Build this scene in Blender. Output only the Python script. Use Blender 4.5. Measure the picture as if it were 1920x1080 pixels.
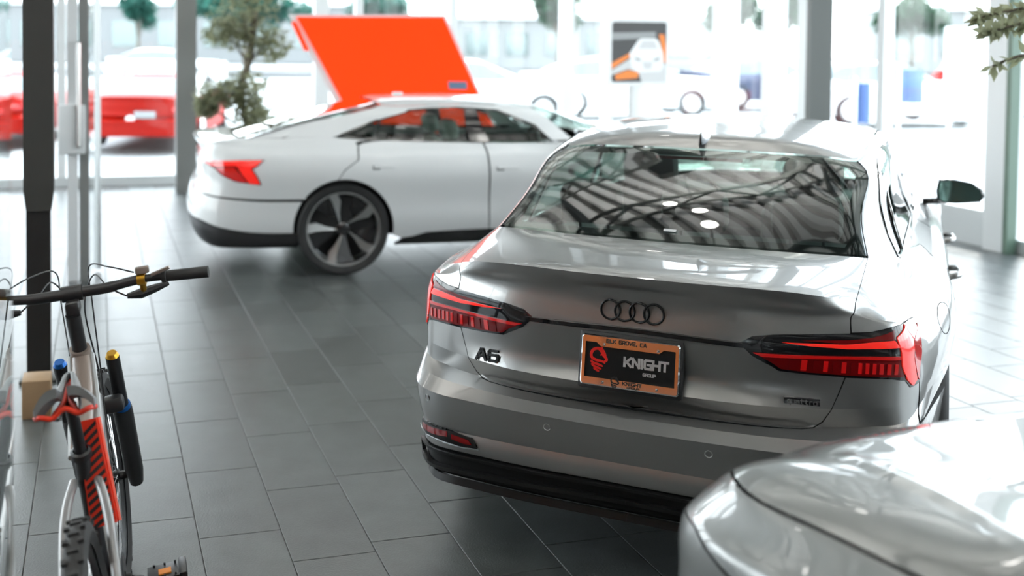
import bpy, bmesh, math, random
import numpy as np
from mathutils import Vector, Matrix, Euler
from mathutils.geometry import delaunay_2d_cdt
for o in list(bpy.data.objects): bpy.data.objects.remove(o)
random.seed(7)
SC = bpy.context.scene
COL = SC.collection

# ---------------------------------------------------------------- camera
CAMH, PITCH, ROLL, FPX, PPX, PPY = 1.7740, 0.03826, 0.00797, 2034.72, 752.24, 157.42
FWD = Vector((0, math.cos(PITCH), -math.sin(PITCH)))
UP0 = Vector((0, math.sin(PITCH), math.cos(PITCH)))
RGT = Vector((1, 0, 0)) * math.cos(ROLL) + UP0 * math.sin(ROLL)
UPV = -Vector((1, 0, 0)) * math.sin(ROLL) + UP0 * math.cos(ROLL)
cd = bpy.data.cameras.new('camera')
cam = bpy.data.objects.new('camera', cd); COL.objects.link(cam)
M = Matrix((RGT, UPV, -FWD)).transposed().to_4x4(); M.translation = Vector((0, 0, CAMH))
cam.matrix_world = M
cd.sensor_width = 36; cd.lens = FPX / 1920 * 36
cd.shift_x = (960 - PPX) / 1920; cd.shift_y = (PPY - 540) / 1920
cd.clip_start = .05; cd.clip_end = 400
cd.dof.use_dof = True; cd.dof.focus_distance = 3.5; cd.dof.aperture_fstop = cd.lens / 22.0
SC.camera = cam

# ---------------------------------------------------------------- world, light, exposure
W = bpy.data.worlds.new('overcast_sky'); SC.world = W; W.use_nodes = True
nt = W.node_tree; nt.nodes.clear()
wo = nt.nodes.new('ShaderNodeOutputWorld'); bg = nt.nodes.new('ShaderNodeBackground')
tc = nt.nodes.new('ShaderNodeTexCoord'); sx = nt.nodes.new('ShaderNodeSeparateXYZ')
cr = nt.nodes.new('ShaderNodeValToRGB')
cr.color_ramp.elements[0].position = 0.0; cr.color_ramp.elements[0].color = (.90, .95, .97, 1)
cr.color_ramp.elements[1].position = .6; cr.color_ramp.elements[1].color = (.72, .84, .95, 1)
nt.links.new(tc.outputs['Generated'], sx.inputs[0]); nt.links.new(sx.outputs['Z'], cr.inputs[0])
nt.links.new(cr.outputs[0], bg.inputs[0]); bg.inputs[1].default_value = 7.0
nt.links.new(bg.outputs[0], wo.inputs[0])
SUN = bpy.data.lights.new('sun', 'SUN'); SUN.energy = 4.0; SUN.angle = math.radians(8); SUN.color = (1, .97, .92)
sun = bpy.data.objects.new('sun', SUN); COL.objects.link(sun)
sun.rotation_euler = Euler((math.radians(48), 0, math.radians(150)))
vs = SC.view_settings; SC.display_settings.display_device = 'sRGB'
vs.view_transform = 'Standard'; vs.look = 'None'; vs.exposure = 0.0; vs.gamma = 1.0; vs.use_curve_mapping = False
SC.cycles.use_denoising = True
SC.cycles.max_bounces = 10; SC.cycles.glossy_bounces = 6; SC.cycles.diffuse_bounces = 4
SC.cycles.transparent_max_bounces = 24; SC.cycles.transmission_bounces = 8
SC.cycles.sample_clamp_indirect = 6; SC.cycles.caustics_reflective = False; SC.cycles.caustics_refractive = False

# ---------------------------------------------------------------- room axes: rotated by RT about z
RT = 0.272
cR, sR = math.cos(RT), math.sin(RT)
def rm(x, y, z=0.0): return Vector((cR * x - sR * y, sR * x + cR * y, z))

# ---------------------------------------------------------------- materials
MATS = {}
def mat(name, col, rough=.5, metal=0.0, coat=0.0, spec=.5, emit=None, estr=0, noise=None, bump=None, coat_rough=.03, trans=0, ior=None, aniso=None):
    if name in MATS: return MATS[name]
    m = bpy.data.materials.new(name); m.use_nodes = True
    b = m.node_tree.nodes['Principled BSDF']; L = m.node_tree.links; N = m.node_tree.nodes
    c4 = (col[0], col[1], col[2], 1)
    b.inputs['Base Color'].default_value = c4; b.inputs['Roughness'].default_value = rough
    b.inputs['Metallic'].default_value = metal; b.inputs['Coat Weight'].default_value = coat
    b.inputs['Coat Roughness'].default_value = coat_rough
    b.inputs['Specular IOR Level'].default_value = spec
    if trans: b.inputs['Transmission Weight'].default_value = trans
    if ior: b.inputs['IOR'].default_value = ior
    if emit: b.inputs['Emission Color'].default_value = (*emit, 1); b.inputs['Emission Strength'].default_value = estr
    if noise:   # (scale, col2, rough_var)
        tc = N.new('ShaderNodeTexCoord'); nz = N.new('ShaderNodeTexNoise'); nz.inputs['Scale'].default_value = noise[0]
        nz.inputs['Detail'].default_value = 6; L.new(tc.outputs['Object'], nz.inputs['Vector'])
        mx = N.new('ShaderNodeMix'); mx.data_type = 'RGBA'; mx.inputs['A'].default_value = c4; mx.inputs['B'].default_value = (*noise[1], 1)
        L.new(nz.outputs['Fac'], mx.inputs['Factor']); L.new(mx.outputs['Result'], b.inputs['Base Color'])
    if bump:    # (scale, strength, distance)
        tc2 = N.new('ShaderNodeTexCoord'); n2 = N.new('ShaderNodeTexNoise'); n2.inputs['Scale'].default_value = bump[0]; n2.inputs['Detail'].default_value = 4
        L.new(tc2.outputs['Object'], n2.inputs['Vector']); bp = N.new('ShaderNodeBump')
        bp.inputs['Strength'].default_value = bump[1]; bp.inputs['Distance'].default_value = bump[2]
        L.new(n2.outputs['Fac'], bp.inputs['Height']); L.new(bp.outputs[0], b.inputs['Normal'])
    MATS[name] = m; return m
def thin_glass(name, tint=(.95, .98, .97), refl=1.0):
    """a pane modelled as one sheet: Fresnel mirror over a tinted clear sheet"""
    if name in MATS: return MATS[name]
    m = bpy.data.materials.new(name); m.use_nodes = True; N = m.node_tree.nodes; L = m.node_tree.links; N.clear()
    out = N.new('ShaderNodeOutputMaterial'); mix = N.new('ShaderNodeMixShader'); tr = N.new('ShaderNodeBsdfTransparent')
    gl = N.new('ShaderNodeBsdfGlossy'); fr = N.new('ShaderNodeFresnel'); mul = N.new('ShaderNodeMath'); mul.operation = 'MULTIPLY'; mul.use_clamp = True
    geo = N.new('ShaderNodeNewGeometry'); ior = N.new('ShaderNodeMix'); ior.data_type = 'FLOAT'
    ior.inputs['A'].default_value = 1.52; ior.inputs['B'].default_value = 1 / 1.52
    fr.inputs['IOR'].default_value = 1.52
    L.new(geo.outputs['Backfacing'], ior.inputs['Factor']); L.new(ior.outputs['Result'], fr.inputs['IOR'])
    tr.inputs[0].default_value = (*tint, 1); gl.inputs['Roughness'].default_value = 0.0
    gl.inputs['Color'].default_value = (1, 1, 1, 1); mul.inputs[1].default_value = refl
    L.new(fr.outputs[0], mul.inputs[0]); L.new(mul.outputs[0], mix.inputs[0]); L.new(tr.outputs[0], mix.inputs[1]); L.new(gl.outputs[0], mix.inputs[2])
    L.new(mix.outputs[0], out.inputs[0]); MATS[name] = m; return m

# ---------------------------------------------------------------- objects
def tag(o, label=None, cat=None, group=None, kind=None):
    if label: o['label'] = label
    if cat: o['category'] = cat
    if group: o['group'] = group
    if kind: o['kind'] = kind
    return o
def empty(name, loc=(0, 0, 0), rz=0.0):
    o = bpy.data.objects.new(name, None); COL.objects.link(o); o.location = loc; o.rotation_euler = (0, 0, rz)
    o.empty_display_size = .2
    return o
def link(name, me, parent=None):
    o = bpy.data.objects.new(name, me); COL.objects.link(o)
    if parent: o.parent = parent
    return o
def dup_tree(o, parent=None):
    c = o.copy(); COL.objects.link(c)
    if parent: c.parent = parent
    for ch in o.children: dup_tree(ch, c)
    return c
def auto_sharp(me, deg=35):
    bm = bmesh.new(); bm.from_mesh(me); th = math.radians(deg)
    for f in bm.faces: f.smooth = True
    for e in bm.edges:
        if len(e.link_faces) == 2: e.smooth = e.calc_face_angle(0) < th
    bm.to_mesh(me); bm.free()
class MB:
    """collects shapes into one mesh"""
    def __init__(s): s.v = []; s.f = []; s.mi = []; s.mats = []
    def _m(s, m):
        if m not in s.mats: s.mats.append(m)
        return s.mats.index(m)
    def add(s, v, f, m=None):
        k = len(s.v); s.v += [tuple(p) for p in v]; s.f += [tuple(i + k for i in q) for q in f]
        s.mi += [s._m(m)] * len(f); return s
    def box(s, c, d, m=None, rot=None, taper=1.0, bev=0.0):
        hx, hy, hz = d[0] / 2, d[1] / 2, d[2] / 2
        if bev:
            bm = bmesh.new(); bmesh.ops.create_cube(bm, size=1)
            for v in bm.verts: v.co = Vector((v.co.x * d[0], v.co.y * d[1], v.co.z * d[2]))
            bmesh.ops.bevel(bm, geom=bm.edges[:], offset=bev, segments=2, affect='EDGES', profile=.5)
            bm.verts.index_update(); P = [v.co.copy() for v in bm.verts]; F = [[v.index for v in f.verts] for f in bm.faces]; bm.free()
            for p in P:
                if p.z > 0: p.x *= taper; p.y *= taper
        else:
            P = [Vector((x * hx * (taper if z > 0 else 1), y * hy * (taper if z > 0 else 1), z * hz)) for z in (-1, 1) for x, y in ((-1, -1), (1, -1), (1, 1), (-1, 1))]
            F = [(3, 2, 1, 0), (4, 5, 6, 7), (0, 1, 5, 4), (1, 2, 6, 5), (2, 3, 7, 6), (3, 0, 4, 7)]
        R = rot if rot is not None else Matrix.Identity(3)
        return s.add([R @ p + Vector(c) for p in P], F, m)
    def tube(s, pts, r, m=None, n=10, cap=True, flat=None):
        """tube along points; r a number or one radius per point; flat=(axis, factor) squashes the section"""
        pts = [Vector(p) for p in pts]; rs = r if isinstance(r, (list, tuple)) else [r] * len(pts)
        V = []; T = []
        for i, p in enumerate(pts):
            t = (pts[min(i + 1, len(pts) - 1)] - pts[max(i - 1, 0)]).normalized(); T.append(t)
        a = Vector((0, 0, 1)) if abs(T[0].z) < .9 else Vector((1, 0, 0))
        nrm = (a - T[0] * a.dot(T[0])).normalized()
        for i, p in enumerate(pts):
            nrm = (nrm - T[i] * nrm.dot(T[i])).normalized(); b = T[i].cross(nrm)
            for k in range(n):
                an = 2 * math.pi * k / n; off = (nrm * math.cos(an) + b * math.sin(an)) * rs[i]
                if flat: ax = Vector(flat[0]).normalized(); off -= ax * off.dot(ax) * (1 - flat[1])
                V.append(p + off)
        F = [(i * n + k, i * n + (k + 1) % n, (i + 1) * n + (k + 1) % n, (i + 1) * n + k) for i in range(len(pts) - 1) for k in range(n)]
        if cap: F += [tuple(range(n))[::-1], tuple(range((len(pts) - 1) * n, len(pts) * n))]
        return s.add(V, F, m)
    def lathe(s, prof, m=None, n=24, R=None, c=(0, 0, 0), closed=False):
        """profile of (radius, height) about local z"""
        R = R if R is not None else Matrix.Identity(3); k = len(prof)
        V = [R @ Vector((r * math.cos(2 * math.pi * i / n), r * math.sin(2 * math.pi * i / n), h)) + Vector(c) for i in range(n) for r, h in prof]
        F = [(i * k + j, ((i + 1) % n) * k + j, ((i + 1) % n) * k + j + 1, i * k + j + 1) for i in range(n) for j in range(k - 1)]
        if closed: F += [(i * k + k - 1, ((i + 1) % n) * k + k - 1, ((i + 1) % n) * k, i * k) for i in range(n)]
        return s.add(V, F, m)
    def prism(s, poly, d, m=None, R=None, c=(0, 0, 0)):
        """2D polygon in local xy, extruded from z=0 to z=d"""
        R = R if R is not None else Matrix.Identity(3); n = len(poly)
        a = sum(poly[i][0] * poly[(i + 1) % n][1] - poly[(i + 1) % n][0] * poly[i][1] for i in range(n))
        if a < 0: poly = poly[::-1]
        V = [R @ Vector((x, y, z)) + Vector(c) for z in (0, d) for x, y in poly]
        return s.add(V, [tuple(range(n))[::-1], tuple(range(n, 2 * n))] + [(i, (i + 1) % n, n + (i + 1) % n, n + i) for i in range(n)], m)
    def build(s, name, m=None, parent=None, sharp=35, weld=0):
        me = bpy.data.meshes.new(name); me.from_pydata(s.v, [], s.f)
        ms = [x if x is not None else m for x in s.mats]
        for x in ms: me.materials.append(x)
        me.polygons.foreach_set('material_index', s.mi); me.update()
        bm = bmesh.new(); bm.from_mesh(me)
        if weld: bmesh.ops.remove_doubles(bm, verts=bm.verts, dist=weld)
        bmesh.ops.recalc_face_normals(bm, faces=bm.faces); bm.to_mesh(me); bm.free()
        auto_sharp(me, sharp)
        return link(name, me, parent)
def rot_to(z, x=None):
    """3x3 whose z axis is z and x axis near x"""
    z = Vector(z).normalized(); x = Vector(x) if x is not None else (Vector((1, 0, 0)) if abs(z.x) < .9 else Vector((0, 1, 0)))
    x = (x - z * x.dot(z)).normalized(); y = z.cross(x)
    return Matrix((x, y, z)).transposed()
def smooth_pts(P, n=6, closed=False):
    P = [Vector(p) for p in P]; out = []; k = len(P)
    for i in range(k if closed else k - 1):
        p0 = P[(i - 1) % k] if closed or i > 0 else P[i]; p1 = P[i]; p2 = P[(i + 1) % k]; p3 = P[(i + 2) % k] if closed or i < k - 2 else p2
        for j in range(n):
            t = j / n
            out.append(.5 * ((2 * p1) + (p2 - p0) * t + (2 * p0 - 5 * p1 + 4 * p2 - p3) * t * t + (3 * p1 - p0 - 3 * p2 + p3) * t ** 3))
    if not closed: out.append(P[-1])
    return out

# ---------------------------------------------------------------- stroke lettering
GLY = {
 'A': [[(0, 0), (.42, 1), (.58, 1), (1, 0)], [(.18, .36), (.82, .36)]], 'B': [[(0, 0), (0, 1), (.85, 1), (.95, .85), (.95, .65), (.85, .52), (0, .52)], [(.85, .52), (1, .38), (1, .15), (.88, 0), (0, 0)]],
 'C': [[(1, 1), (.15, 1), (0, .85), (0, .15), (.15, 0), (1, 0)]], 'E': [[(1, 1), (0, 1), (0, 0), (1, 0)], [(0, .52), (.9, .52)]],
 'G': [[(1, 1), (.15, 1), (0, .85), (0, .15), (.15, 0), (1, 0), (1, .48), (.5, .48)]], 'H': [[(0, 0), (0, 1)], [(1, 0), (1, 1)], [(0, .5), (1, .5)]],
 'I': [[(.5, 0), (.5, 1)]], 'K': [[(0, 0), (0, 1)], [(1, 1), (.3, .52), (1, 0)], [(0, .52), (.3, .52)]], 'L': [[(0, 1), (0, 0), (1, 0)]],
 'N': [[(0, 0), (0, 1), (1, 0), (1, 1)]], 'O': [[(.15, 0), (0, .15), (0, .85), (.15, 1), (.85, 1), (1, .85), (1, .15), (.85, 0), (.15, 0)]],
 'P': [[(0, 0), (0, 1), (.85, 1), (1, .85), (1, .55), (.85, .42), (0, .42)]], 'R': [[(0, 0), (0, 1), (.85, 1), (1, .85), (1, .58), (.85, .46), (0, .46)], [(.6, .46), (1, 0)]],
 'T': [[(0, 1), (1, 1)], [(.5, 1), (.5, 0)]], 'U': [[(0, 1), (0, .15), (.15, 0), (.85, 0), (1, .15), (1, 1)]], 'V': [[(0, 1), (.5, 0), (1, 1)]],
 '6': [[(.9, 1), (.15, 1), (0, .85), (0, .15), (.15, 0), (.85, 0), (1, .15), (1, .45), (.85, .58), (0, .58)]], ',': [[(.5, .1), (.35, -.2)]],
 'q': [[(1, -.35), (1, .7), (.15, .7), (0, .55), (0, .15), (.15, 0), (1, 0)]], 'u': [[(0, .7), (0, .15), (.15, 0), (1, 0)], [(1, .7), (1, 0)]],
 'a': [[(.05, .7), (.85, .7), (1, .55), (1, 0), (.15, 0), (0, .12), (0, .3), (.15, .4), (1, .4)]], 't': [[(.35, 1), (.35, .15), (.5, 0), (.9, 0)], [(0, .7), (.9, .7)]],
 'r': [[(.15, 0), (.15, .7)], [(.15, .55), (.4, .7), (.95, .7)]], 'o': [[(.15, 0), (0, .15), (0, .55), (.15, .7), (.85, .7), (1, .55), (1, .15), (.85, 0), (.15, 0)]],
}
def text_bars(mb, txt, w, h, th, depth, m=None, R=None, c=(0, 0, 0), gap=.35, slant=0, sp=.6, ww={'I': .25, ',': .25}, f=None):
    """solid stroke letters centred on c; w overall width, h cap height, th stroke"""
    ws = [sp if ch == ' ' else ww.get(ch, 1) for ch in txt]; tot = sum(ws) + gap * (len(txt) - 1); u = (w - th) / tot
    x = -(w - th) / 2; R = R if R is not None else Matrix.Identity(3); c = Vector(c)
    for ch, cw in zip(txt, ws):
        for st in GLY.get(ch, []):
            pts = [(x + px * cw * u + slant * py * h, (py - .5) * (h - th)) for px, py in st]
            for (x0, y0), (x1, y1) in zip(pts, pts[1:]):
                d = Vector((x1 - x0, y1 - y0)); l = d.length; d /= max(l, 1e-9); n = Vector((-d.y, d.x)) * th / 2; e = d * th * .42
                q = [(x0 - e.x + n.x, y0 - e.y + n.y), (x0 - e.x - n.x, y0 - e.y - n.y), (x1 + e.x - n.x, y1 + e.y - n.y), (x1 + e.x + n.x, y1 + e.y + n.y)]
                if f: mb.add([f(a, b, z) for z in (0, depth) for a, b in q], [(3, 2, 1, 0), (4, 5, 6, 7), (0, 1, 5, 4), (1, 2, 6, 5), (2, 3, 7, 6), (3, 0, 4, 7)], m)
                else: mb.prism(q, depth, m, R, c)
        x += (cw + gap) * u
# ---------------------------------------------------------------- car body sheets
def _tang(t):
    """tangent operator of the C2 cubic spline through knots t, natural ends"""
    n = len(t); A = np.zeros((n, n)); B = np.zeros((n, n)); h = np.diff(t)
    if n == 1: return np.zeros((1, 1))
    if n == 2:
        B = np.array([[-1, 1], [-1, 1]]) / h[0]; return B
    A[0, 0] = 2; A[0, 1] = 1; B[0, 0] = -3 / h[0]; B[0, 1] = 3 / h[0]
    A[-1, -1] = 2; A[-1, -2] = 1; B[-1, -1] = 3 / h[-1]; B[-1, -2] = -3 / h[-1]
    for i in range(1, n - 1):
        a, b = h[i - 1], h[i]
        A[i, i - 1] = b; A[i, i] = 2 * (a + b); A[i, i + 1] = a
        B[i, i - 1] = -3 * b / a; B[i, i + 1] = 3 * a / b; B[i, i] = 3 * b / a - 3 * a / b
    return np.linalg.solve(A, B)
class Axis:
    def __init__(s, knots, creases=()):
        s.t = np.asarray(knots, float); n = len(s.t); cuts = sorted({0, n - 1, *creases})
        s.L = np.zeros((n, n)); s.R = np.zeros((n, n))     # tangent arriving / leaving at each knot
        for a, b in zip(cuts, cuts[1:]):
            T = _tang(s.t[a:b + 1])
            for i in range(a, b + 1):
                if i < b: s.R[i, a:b + 1] = T[i - a]
                if i > a: s.L[i, a:b + 1] = T[i - a]
    def basis(s, u):
        u = np.clip(np.asarray(u, float), 0, len(s.t) - 1); i = np.minimum(u.astype(int), len(s.t) - 2); f = u - i
        h = (s.t[i + 1] - s.t[i])[:, None]; f = f[:, None]; E = np.eye(len(s.t))
        h00 = 2 * f ** 3 - 3 * f ** 2 + 1; h10 = f ** 3 - 2 * f ** 2 + f; h01 = -2 * f ** 3 + 3 * f ** 2; h11 = f ** 3 - f ** 2
        return h00 * E[i] + h10 * h * s.R[i] + h01 * E[i + 1] + h11 * h * s.L[i + 1]
class Sheet:
    """tensor spline through a grid of points P[row][col]; right half of a car, mirrored past x=0 at both ends"""
    def __init__(s, P, vcrease=(), ucrease=(), ridge=True):
        P = np.asarray(P, float); s.nr, s.nc = P.shape[:2]
        g = lambda Q: Q * np.array([-1, 1, 1])
        Pe = np.concatenate([g(P[:, 2:0:-1]), P, g(P[:, -2:-4:-1])], 1)
        if ridge: Pe = np.concatenate([Pe, g(Pe[-2:-4:-1])], 0)
        s.P = Pe
        du = np.linalg.norm(np.diff(Pe, axis=1), axis=2).mean(0); dv = np.linalg.norm(np.diff(Pe, axis=0), axis=2)[:, :16].mean(1)
        s.A = Axis(np.concatenate([[0], np.cumsum(np.maximum(du, 1e-3))]), [c + 2 for c in ucrease])
        s.B = Axis(np.concatenate([[0], np.cumsum(np.maximum(dv, 1e-3))]), vcrease); s.vcrease = list(vcrease)
    def at(s, u, v):
        u = np.atleast_1d(np.asarray(u, float)); v = np.atleast_1d(np.asarray(v, float)); out = np.empty((len(u), 3))
        for k in range(0, len(u), 4000):
            bu = s.A.basis(u[k:k + 4000] + 2); bv = s.B.basis(v[k:k + 4000])
            Q = np.einsum('nc,rcx->nrx', bu, s.P); out[k:k + 4000] = np.einsum('nr,nrx->nx', bv, Q)
        return out
    def normal(s, u, v, e=2e-3):
        u = np.asarray(u, float); v = np.asarray(v, float)
        a = s.at(u + e, v) - s.at(u - e, v); vi = np.floor(v + 1e-9); v0 = np.maximum(v - e, 0); v1 = v + e
        b = s.at(u, v1) - s.at(u, v0)
        n = np.cross(a, b); return n / np.maximum(np.linalg.norm(n, axis=1, keepdims=True), 1e-12)
    def find(s, target, axes, u0, v0, it=25):
        """(u,v) where the chosen two coordinates reach target"""
        x = np.array([u0, v0], float); T = np.asarray(target, float); ax = list(axes)
        for _ in range(it):
            p = s.at([x[0], x[0] + 1e-4, x[0]], [x[1], x[1], x[1] + 1e-4])[:, ax]
            J = np.stack([(p[1] - p[0]) / 1e-4, (p[2] - p[0]) / 1e-4], 1); e = T - p[0]
            st = np.linalg.lstsq(J, e, rcond=1e-6)[0]; st = np.clip(st, -.6, .6); x = x + st
            x[0] = np.clip(x[0], -1.9, s.nc + .9); x[1] = np.clip(x[1], 0, s.nr - 1 + .5)
            if np.abs(e).max() < 1e-5: break
        return x
def in_poly(P, Q):
    x, y = P[:, 0], P[:, 1]; c = np.zeros(len(P), bool); n = len(Q)
    for i in range(n):
        (x0, y0), (x1, y1) = Q[i], Q[i - 1]
        if y0 == y1: continue
        c ^= ((y0 > y) != (y1 > y)) & (x < (x1 - x0) * (y - y0) / (y1 - y0) + x0)
    return c
def dens(poly, du=.25, dv=.25):
    """closed (u,v) outline with long edges split"""
    out = []
    for a, b in zip(poly, poly[1:] + poly[:1]):
        n = max(1, int(math.ceil(max(abs(b[0] - a[0]) / du, abs(b[1] - a[1]) / dv))))
        out += [(a[0] + (b[0] - a[0]) * i / n, a[1] + (b[1] - a[1]) * i / n) for i in range(n)]
    return out
def panel(name, S, poly, m, parent, holes=(), du=.25, dv=.25, off=0.0, rim=.012, mirror=False, flip=False, rim_m=None, thick=None, both=False):
    """a panel cut from sheet S along outline poly (u,v); rim turns the edges inwards; both = add mirrored half in the same mesh"""
    us = np.array([p[0] for p in poly]); vs_ = np.array([p[1] for p in poly])
    outs = [dens(list(map(tuple, poly)), du, dv)] + [dens(list(map(tuple, h)), du, dv) for h in holes]
    pts = []; edges = []
    for o in outs:
        k = len(pts); pts += o; edges += [(k + i, k + (i + 1) % len(o)) for i in range(len(o))]
    u0, u1, v0, v1 = us.min(), us.max(), vs_.min(), vs_.max()
    gu = np.arange(math.floor(u0 / du) * du, u1 + du, du); gv = np.arange(math.floor(v0 / dv) * dv, v1 + dv, dv)
    G = np.array([(a, b) for a in gu for b in gv])
    ok = in_poly(G, outs[0])
    for h in outs[1:]: ok &= ~in_poly(G, h)
    # keep inner points clear of the outline
    B = np.array([p for o in outs for p in o]); G = G[ok]
    if len(G):
        keep = np.ones(len(G), bool)
        for i in range(0, len(G), 500):
            d = np.abs((G[i:i + 500, None, :] - B[None]) / np.array([du, dv])).max(2).min(1); keep[i:i + 500] = d > .3
        G = G[keep]
    pts += [tuple(g) for g in G]
    for c in S.vcrease:
        if v0 < c < v1:
            on = [i for i, p in enumerate(pts) if abs(p[1] - c) < 1e-6]; on.sort(key=lambda i: pts[i][0])
            for a, b in zip(on, on[1:]):
                if pts[b][0] - pts[a][0] < du * 1.6: edges.append((a, b))
    sc = 1 / dv * du
    R = delaunay_2d_cdt([Vector((p[0], p[1] * sc)) for p in pts], edges, [], 0, 1e-7)
    UV = np.array([(p.x, p.y / sc) for p in R[0]]); F = np.array([f for f in R[2]], int)
    C = UV[F].mean(1); ok = in_poly(C, outs[0])
    for h in outs[1:]: ok &= ~in_poly(C, h)
    F = F[ok]; C = C[ok]
    used = np.unique(F); rem = -np.ones(len(UV), int); rem[used] = np.arange(len(used)); UV = UV[used]; F = rem[F]
    X = S.at(UV[:, 0], UV[:, 1]); N = S.normal(UV[:, 0], UV[:, 1])
    sgn = -1.0 if flip else 1.0
    # loop normals nudged to the face's own side of a crease
    lu = UV[F].reshape(-1, 2); cc = np.repeat(C, 3, 0); lu = lu + (cc - lu) * .03
    LN = S.normal(lu[:, 0], lu[:, 1], 1e-3) * sgn
    X = X + N * sgn * off
    a = np.cross(X[F[:, 1]] - X[F[:, 0]], X[F[:, 2]] - X[F[:, 0]])
    wrong = (a * LN.reshape(-1, 3, 3)[:, 0]).sum(1) < 0
    LN = LN.reshape(-1, 3, 3); F[wrong] = F[wrong][:, ::-1]; LN[wrong] = LN[wrong][:, ::-1]
    # rim along open edges
    V = [tuple(p) for p in X]; faces = [tuple(map(int, f)) for f in F]; normals = [tuple(n) for n in LN.reshape(-1, 3)]; mi = [0] * len(faces)
    if rim:
        cnt = {}
        for f in faces:
            for i in range(3):
                e = (f[i], f[(i + 1) % 3]); cnt[tuple(sorted(e))] = None if tuple(sorted(e)) in cnt else e
        new = {}
        for e in cnt.values():
            if e is None: continue
            if both and abs(X[e[0]][0]) < 1e-5 and abs(X[e[1]][0]) < 1e-5: continue
            for k in e:
                if k not in new: new[k] = len(V); V.append(tuple(X[k] - N[k] * sgn * rim))
            f = (e[1], e[0], new[e[0]], new[e[1]])
            A = [Vector(V[i]) for i in f]; nn = (A[1] - A[0]).cross(A[2] - A[0]); nn = nn.normalized() if nn.length > 0 else Vector((0, 0, 1))
            faces.append(f); normals += [tuple(nn)] * 4; mi.append(1 if rim_m else 0)
    if both:
        k = len(V); V = V + [(-p[0], p[1], p[2]) for p in V]; nf = []; nn = []; j = 0
        for f in faces:
            L_ = len(f); nf.append(tuple(i + k for i in f[::-1])); nn += [(-q[0], q[1], q[2]) for q in normals[j:j + L_][::-1]]; j += L_
        faces = faces + nf; normals = normals + nn; mi = mi + mi
    elif mirror:
        V = [(-p[0], p[1], p[2]) for p in V]; nf = []; nn = []; j = 0
        for f in faces:
            L_ = len(f); nf.append(f[::-1]); nn += [(-q[0], q[1], q[2]) for q in normals[j:j + L_][::-1]]; j += L_
        faces, normals = nf, nn
    me = bpy.data.meshes.new(name); me.from_pydata(V, [], faces); me.materials.append(m)
    if rim_m: me.materials.append(rim_m)
    me.polygons.foreach_set('material_index', mi); me.polygons.foreach_set('use_smooth', [True] * len(faces)); me.update()
    me.normals_split_custom_set([Vector(n) for n in normals])
    return link(name, me, parent)
def ribbon(mb, S, uv, w, m=None, off=.001, mirror=False, prof=None):
    """raised strip of width w following points uv on the sheet"""
    uv = np.array(uv, float); X = S.at(uv[:, 0], uv[:, 1]); N = S.normal(uv[:, 0], uv[:, 1])
    if mirror: X = X * [-1, 1, 1]; N = N * [-1, 1, 1]
    T = np.gradient(X, axis=0); T /= np.linalg.norm(T, axis=1, keepdims=True); Bn = np.cross(N, T)
    w = np.broadcast_to(w, len(X))[:, None]
    V = np.concatenate([X - Bn * w / 2 - N * .002, X - Bn * w / 2 * .8 + N * off, X + Bn * w / 2 * .8 + N * off, X + Bn * w / 2 - N * .002]); n = len(X)
    F = [(k * n + i, k * n + i + 1, (k + 1) * n + i + 1, (k + 1) * n + i) for k in range(3) for i in range(n - 1)]
    F += [(0, n, 2 * n, 3 * n), (n - 1, 2 * n - 1, 3 * n - 1, 4 * n - 1)]
    mb.add(V.tolist(), F, m)
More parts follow.
